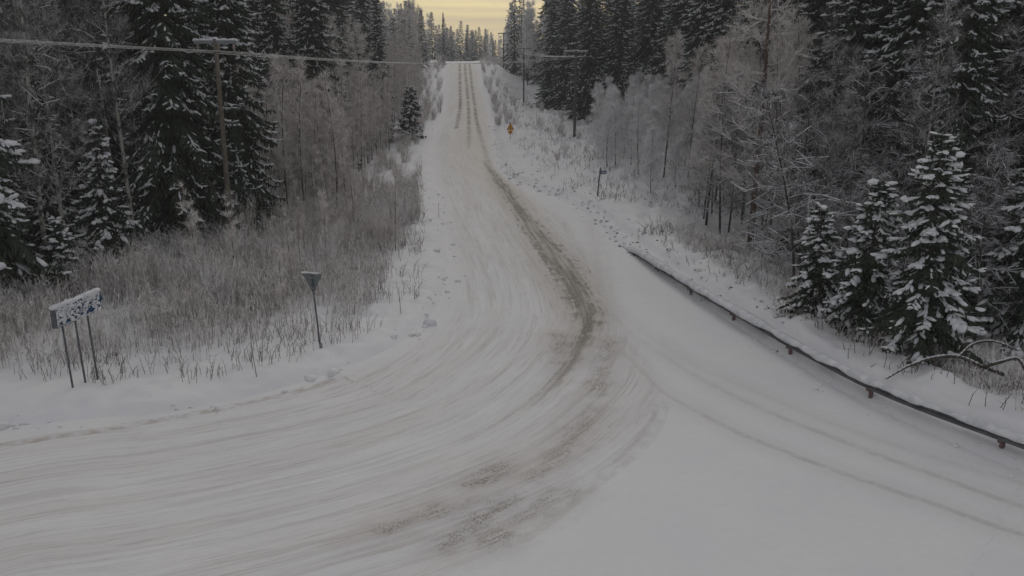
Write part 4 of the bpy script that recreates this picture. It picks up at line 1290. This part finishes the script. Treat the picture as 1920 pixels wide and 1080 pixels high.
x0, y0, z0 = W(437, 481)
x1, y1, z1 = W(1077, 258)
x2, y2, z2 = at(982, 138)
x3, y3, z3 = at(944, 182)
ld = math.atan2(y1 - y0, x1 - x0)
hor_z = lambda px, py, d: CAM_H + (HOR - py) / FPX * (d * CT + 0) / CT
utility_pole((x0, y0, z0), hor_z(0, 75, y0) - z0, .122, 'brown wooden utility pole in the frosted field with a yellow plate', M['wood_pole'], ld - math.pi / 2, 2.1, (0, 0), True)
utility_pole((x1, y1, z1), hor_z(0, 95, y1) - z1, .15, 'grey utility pole beside the black spruces right of the hill road', M['wood_grey'], ld - math.pi / 2 + .3, 2.2)
utility_pole((x2, y2, z2), hor_z(0, 90, y2) - z2, .13, 'thin utility pole further up the open bank right of the road', M['wood_grey'], math.radians(10), 2.2)
utility_pole((x3, y3, hz(x3, y3)), 6.8, .13, 'faint utility pole near the road crest', M['wood_grey'], math.radians(10), 2.2)


def wire(a, b, sag, r, label, group):
    n = 40
    t_ = np.linspace(0, 1, n)
    p = a[None] * (1 - t_[:, None]) + b[None] * t_[:, None]
    p[:, 2] -= sag * 4 * t_ * (1 - t_)
    A = Acc(); A.add(*tube(p - a, r, 6)); o = link('power_line', A.mesh('power_line', M['wire'], True), None, tuple(a))
    tag(o, label, 'power line', group)

GR = 'power lines across the junction'
back = np.array([-.36, -.93, 0]) * 45
for k in range(3):
    wire(POLES[0][k], POLES[0][k] + back + [0, 0, 1.7],    .08, .009, 'frosted power line running from the near pole out of the picture', GR + ', near span')
    wire(POLES[0][k], POLES[1][k], .60, .013, 'frosted power line spanning the road between the near pole and the right pole', GR + ', road span')
    wire(POLES[1][k], POLES[2][k], .35, .032, 'frosted power line from the right pole up the bank to the thin pole', GR + ', bank span')
    wire(POLES[2][k], POLES[3][k], .6, .022, 'frosted power line from the thin pole towards the road crest', GR + ', crest span')

# ------------------------------------------------------------------ signs
def rot2(a): return np.array([[math.cos(a), -math.sin(a), 0], [math.sin(a), math.cos(a), 0], [0, 0, 1]])

def extrude(poly, th, mats):
    """a flat plate: outline in x,z, thickness th along y"""
    n = len(poly)
    V = np.array([[x, -th / 2, z] for x, z in poly] + [[x, th / 2, z] for x, z in poly])
    T = []
    for k in range(1, n - 1): T += [[0, k, k + 1], [n, n + k + 1, n + k]]
    for k in range(n):
        j = (k + 1) % n; T += [[k, n + k, n + j], [k, n + j, j]]
    return V, T

def round_poly(pts, r, n=4):
    out = []; m = len(pts)
    for i in range(m):
        p0, p1, p2 = (np.array(pts[(i + k) % m], float) for k in (-1, 0, 1))
        a = p1 + (p0 - p1) / np.linalg.norm(p0 - p1) * r; b = p1 + (p2 - p1) / np.linalg.norm(p2 - p1) * r
        for k in range(n + 1):
            t_ = k / n; out.append((1 - t_) ** 2 * a + 2 * t_ * (1 - t_) * p1 + t_ * t_ * b)
    return [tuple(q) for q in out]

# blue arrow-shaped direction sign on three posts
pa, pb_ = W(137, 731), W(190, 712)
vx = np.array([pb_[0] - pa[0], pb_[1] - pa[1]]); vx /= np.linalg.norm(vx)
ang = math.atan2(vx[1], vx[0])
cx_, cy_ = (pa[0] + pb_[0]) / 2, (pa[1] + pb_[1]) / 2
sg = thing('direction_sign', 'blue direction sign on three thin posts, its face plastered with snow', 'road sign', (cx_, cy_, hz(cx_, cy_)), ang)
PH, PT_ = .52, 2.42
for k in (-.52, 0, .52):
    A = Acc(); A.add(*tube([(k + .09, .11, -.35), (k + .02, .11, 1.0), (k - .04, .11, PT_ - .05)], .027, 8)); link('post', A.mesh('post', M['post'], True), sg)
L2 = .95
outline = round_poly([(-L2, PT_ - PH), (L2 - .12, PT_ - PH), (L2 + .05, PT_ - PH * .5), (L2 - .05, PT_), (-L2, PT_)], .04)
A = Acc(); A.add(*extrude(outline, .13, None)); link('panel', A.mesh('panel', M['blue']), sg)
A = Acc()
for (xa, za, xb, zb) in ((-L2 + .02, PT_ - PH + .03, L2 - .14, PT_ - PH + .03), (-L2 + .03, PT_ - PH + .03, -L2 + .03, PT_ - .03), (L2 - .14, PT_ - PH + .03, L2 + .015, PT_ - PH * .5)):
    A.add(*prisms(np.array([[xa, -.066, za]]), np.array([[xb, -.066, zb]]), .012, .012, 4))
link('border', A.mesh('border', M['sheet_white']), sg)
A = Acc(); A.add(*box((-L2 - .006, 0, PT_ - PH / 2), (.012, .15, PH))); link('end_plate', A.mesh('end_plate', M['post']), sg)
rs_ = np.random.default_rng(31)
A = Acc()
q = np.linspace(-L2, L2 - .02, 34)
A.add(*blobs(np.column_stack([q, 0 * q - .005, PT_ + .025 + 0 * q]), np.tile([1., 0, 0], (34, 1)), np.full(34, .075), rs_.uniform(.075, .10, 34), rs_.uniform(.05, .085, 34), rs_))
# frost plastered on the face, thicker towards the top, with blue showing through
n = 1100
fx_, fz_ = rs_.uniform(-L2 + .03, L2 - .1, n), PT_ - PH * rs_.random(n) ** 1.15
m = (fbm(fx_ * 9, fz_ * 13, 91, 3) + (fz_ - (PT_ - PH / 2)) * .55) > .432
fx_, fz_ = fx_[m], fz_[m]; n = len(fx_)
A.add(*blobs(np.column_stack([fx_, np.full(n, -.067), fz_]), np.column_stack([rs_.normal(1, .3, n), 0 * fx_, rs_.normal(.3, .4, n)]), rs_.uniform(.015, .05, n), rs_.uniform(.012, .03, n), rs_.uniform(.010, .024, n), rs_))
link('snow_cap', A.mesh('snow_cap', M['snow_tree'], True), sg)

# give-way sign seen from behind
xg, yg, zg = W(602, 653)
gs = thing('give_way_sign', 'grey back of an inverted triangular sign on a leaning post by the bend', 'road sign', (xg, yg, zg), R(-14))
A = Acc(); A.add(*tube([(.0, 0, -.3), (-.10, 0, 1.2), (-.185, 0, 2.28)], .026, 10)); link('post', A.mesh('post', M['post'], True), gs)
A = Acc(); A.add(*tube([(.012, 0, -.1), (-.012, 0, .16)], .05, 10)); link('post_base', A.mesh('post_base', M['steel'], True), gs)
tri = round_poly([(-.17, 1.72), (.155, 2.36), (-.515, 2.36)], .05)
A = Acc(); A.add(*extrude([(x, z) for x, z in tri], .012, None)); V_ = np.vstack(A.V) + [0, .045, 0]; link('plate', mesh_np('plate', V_, np.vstack(A.T), M['sign_back']), gs)
A = Acc(); A.add(*extrude(round_poly([(-.17, 1.755), (.125, 2.343), (-.485, 2.343)], .04), .008, None)); V_ = np.vstack(A.V) + [0, .057, 0]; link('face', mesh_np('face', V_, np.vstack(A.T), M['yellow']), gs)
for zz in (1.92, 2.24):
    A = Acc(); A.add(*box((-.17, -.005, zz), (.11, .09, .04))); link('clamp', A.mesh('clamp', M['steel']), gs)
q = np.linspace(-.50, -.02, 12)
A = Acc(); A.add(*blobs(np.column_stack([q, 0 * q + .04, 0 * q + 2.375]), np.tile([1., 0, 0], (12, 1)), np.full(12, .05), np.full(12, .05), np.full(12, .03), rs_)); link('snow_cap', A.mesh('snow_cap', M['snow_tree'], True), gs)

# orange warning triangle up the road
xw, yw, zw = W(957, 264)
ws = thing('warning_sign', 'orange triangular warning sign with a small plate beside the uphill road', 'road sign', (xw, yw, zw), R(6))
ws.scale = (.86, .86, .95)
A = Acc(); A.add(*tube([(0, .05, -.3), (0, .05, 1.75)], .03, 8)); link('post', A.mesh('post', M['post'], True), ws)
A = Acc(); A.add(*extrude(round_poly([(-.45, .92), (.45, .92), (0, 1.72)], .05), .02, None)); link('border', A.mesh('border', M['red']), ws)
A = Acc(); A.add(*extrude(round_poly([(-.34, .985), (.34, .985), (0, 1.60)], .04), .02, None)); link('triangle', mesh_np('triangle', np.vstack(A.V) + [0, -.012, 0], np.vstack(A.T), M['yellow']), ws)
A = Acc(); A.add(*box((0, -.026, 1.19), (.06, .008, .30))); A.add(*box((0, -.026, 1.0 + .02), (.20, .008, .035))); link('symbol', A.mesh('symbol', M['black']), ws)
A = Acc(); A.add(*extrude(round_poly([(-.26, .52), (.26, .52), (.26, .86), (-.26, .86)], .03), .02, None)); link('plate', A.mesh('plate', M['yellow']), ws)
A = Acc(); A.add(*box((0, -.014, .69), (.40, .008, .045))); A.add(*box((0, -.014, .60), (.34, .008, .035))); A.add(*box((0, -.014, .79), (.30, .008, .035))); link('plate_marking', A.mesh('plate_marking', M['red']), ws)

# small blue sign on a post by the side road
xb, yb, zb = W(1120, 368)
bs = thing('road_name_sign', 'small blue sign with a white bar on a grey post by the side road', 'road sign', (xb, yb, zb), R(-8))
A = Acc(); A.add(*tube([(0, 0, -.3), (.08, 0, 1.0), (.16, 0, 1.78)], .045, 8)); link('post', A.mesh('post', M['post'], True), bs)
A = Acc(); A.add(*extrude(round_poly([(.16, 1.38), (.54, 1.42), (.54, 1.60), (.16, 1.60)], .02), .03, None)); link('plate', mesh_np('plate', np.vstack(A.V) + [0, -.05, 0], np.vstack(A.T), M['blue']), bs)
A = Acc(); A.add(*box((.37, -.070, 1.505), (.30, .008, .045))); link('plate_marking', A.mesh('plate_marking', M['sheet_white']), bs)
A = Acc(); A.add(*blobs(np.array([[.16, 0, 1.82]]), np.array([[1., 0, 0]]), [.07], [.07], [.06], rs_)); link('snow_cap', A.mesh('snow_cap', M['snow_tree'], True), bs)

# snow stakes
for (px, py), h, ln, lb in (((482, 706), 1.0, -.11, 'thin reddish snow stake in the verge by the bend'), ((752, 588), .95, -.06, 'thin snow stake on the verge above the bend'),
                            ((823, 408), .85, -.03, 'thin snow stake beside the straight left road edge'), ((779, 263), 1.9, -.1, 'dark snow stake on the widened verge up the hill')):
    x, y, z = W(px, py)
    A = Acc(); A.add(*tube([(0, 0, -.2), (ln * .5, 0, h * .5), (ln, 0, h)], [.012, .010, .008], 6)); o = link('snow_stake', A.mesh('snow_stake', M['stake'], True), None, (x, y, z)); tag(o, lb, 'snow stake', 'snow stakes along the road')

# pale cabinet behind the near pole, half hidden by weeds
x, y, z = W(415, 468)
cb = thing('cable_cabinet', 'pale cable cabinet with a snowy top behind the foot of the near pole', 'cabinet', (x, y + .4, z), R(12))
A = Acc(); A.add(*box((0, 0, .38), (.50, .32, .80))); link('body', A.mesh('body', M['steel']), cb)
A = Acc(); A.add(*box((0, -.166, .40), (.44, .012, .66))); link('door', A.mesh('door', M['sheet_white']), cb)
A = Acc(); A.add(*blobs(np.array([[0, 0, .82]]), np.array([[1., 0, 0]]), [.29], [.20], [.09], rs_, .08)); link('snow_cap', A.mesh('snow_cap', M['snow_tree'], True), cb)

# fallen snow-covered branch below the right wood
x, y, z = W(1800, 720)
fb = thing('fallen_branch', 'crooked snow-covered fallen branch lying below the snow-laden spruces', 'branch', (x + .2, y + .3, z - .05))
fb.scale = (.85, .85, .8)
main = np.array([(-2.3, .2, .02), (-1.5, .5, .35), (-.7, .6, .62), (.1, .6, .66), (.7, .3, .45), (1.3, .0, .25)])
arm = np.array([(.75, .25, .42), (1.1, -.1, .75), (1.5, -.3, .9), (1.75, -.55, .35), (2.0, -.8, -.05)])
tw_ = np.array([(.1, .6, .66), (.7, .9, 1.0), (1.4, 1.0, 1.05), (2.1, .8, .8)])
A = Acc(); A.add(*tube(smooth_line(main, 4), np.linspace(.03, .07, 21), 7)); A.add(*tube(smooth_line(arm, 4), np.linspace(.06, .04, 17), 7)); A.add(*tube(smooth_line(tw_, 4), np.linspace(.04, .015, 13), 6))
b0 = np.repeat(smooth_line(tw_, 4), 4, 0); b1 = b0 + np.column_stack([rs_.normal(0, .25, len(b0)), rs_.normal(0, .25, len(b0)), rs_.uniform(-.05, .35, len(b0))]); A.add(*spikes(b0, b1, .010, 3))
link('limb', A.mesh('limb', M['bark_dark'], True), fb)
A = Acc()
for pth, rr in ((main, .06), (arm, .05), (tw_, .04)):
    s_ = smooth_line(pth, 5); tg = np.gradient(s_, axis=0); A.add(*blobs(s_ + [0, 0, .045], tg, np.full(len(s_), .11), np.full(len(s_), rr * .7), rs_.uniform(.015, .035, len(s_)), rs_))
link('snow_load', A.mesh('snow_load', M['snow_tree'], True), fb)

# ------------------------------------------------------------------ haze
HAZE = 0.0010
hm = bpy.data.materials.new('cold_haze'); hm.use_nodes = True
hn, hl = hm.node_tree.nodes, hm.node_tree.links
hn.clear()
ho = hn.new('ShaderNodeOutputMaterial'); hv = hn.new('ShaderNodeVolumePrincipled')
hv.inputs['Color'].default_value = (.82, .84, .88, 1); hv.inputs['Density'].default_value = HAZE; hv.inputs['Anisotropy'].default_value = .2
hl.new(hv.outputs[0], ho.inputs['Volume'])
zlow = float(V[:, 2].min()) - 1.0
hb = Acc(); hb.add(*box((0, 420, (zlow + 45) / 2), (1100, 1160, 45 - zlow)))
if HAZE > 0:
    tag(link('haze', hb.mesh('haze', hm)), 'thin cold haze over the road and woods', None, None, 'stuff')
for o in bpy.data.objects:
    if o.name.startswith(('snow_cap', 'snow_load')): o['kind'] = 'stuff'
print('tris', sum(len(m.polygons) for m in bpy.data.meshes), 'objs', len(bpy.data.objects))
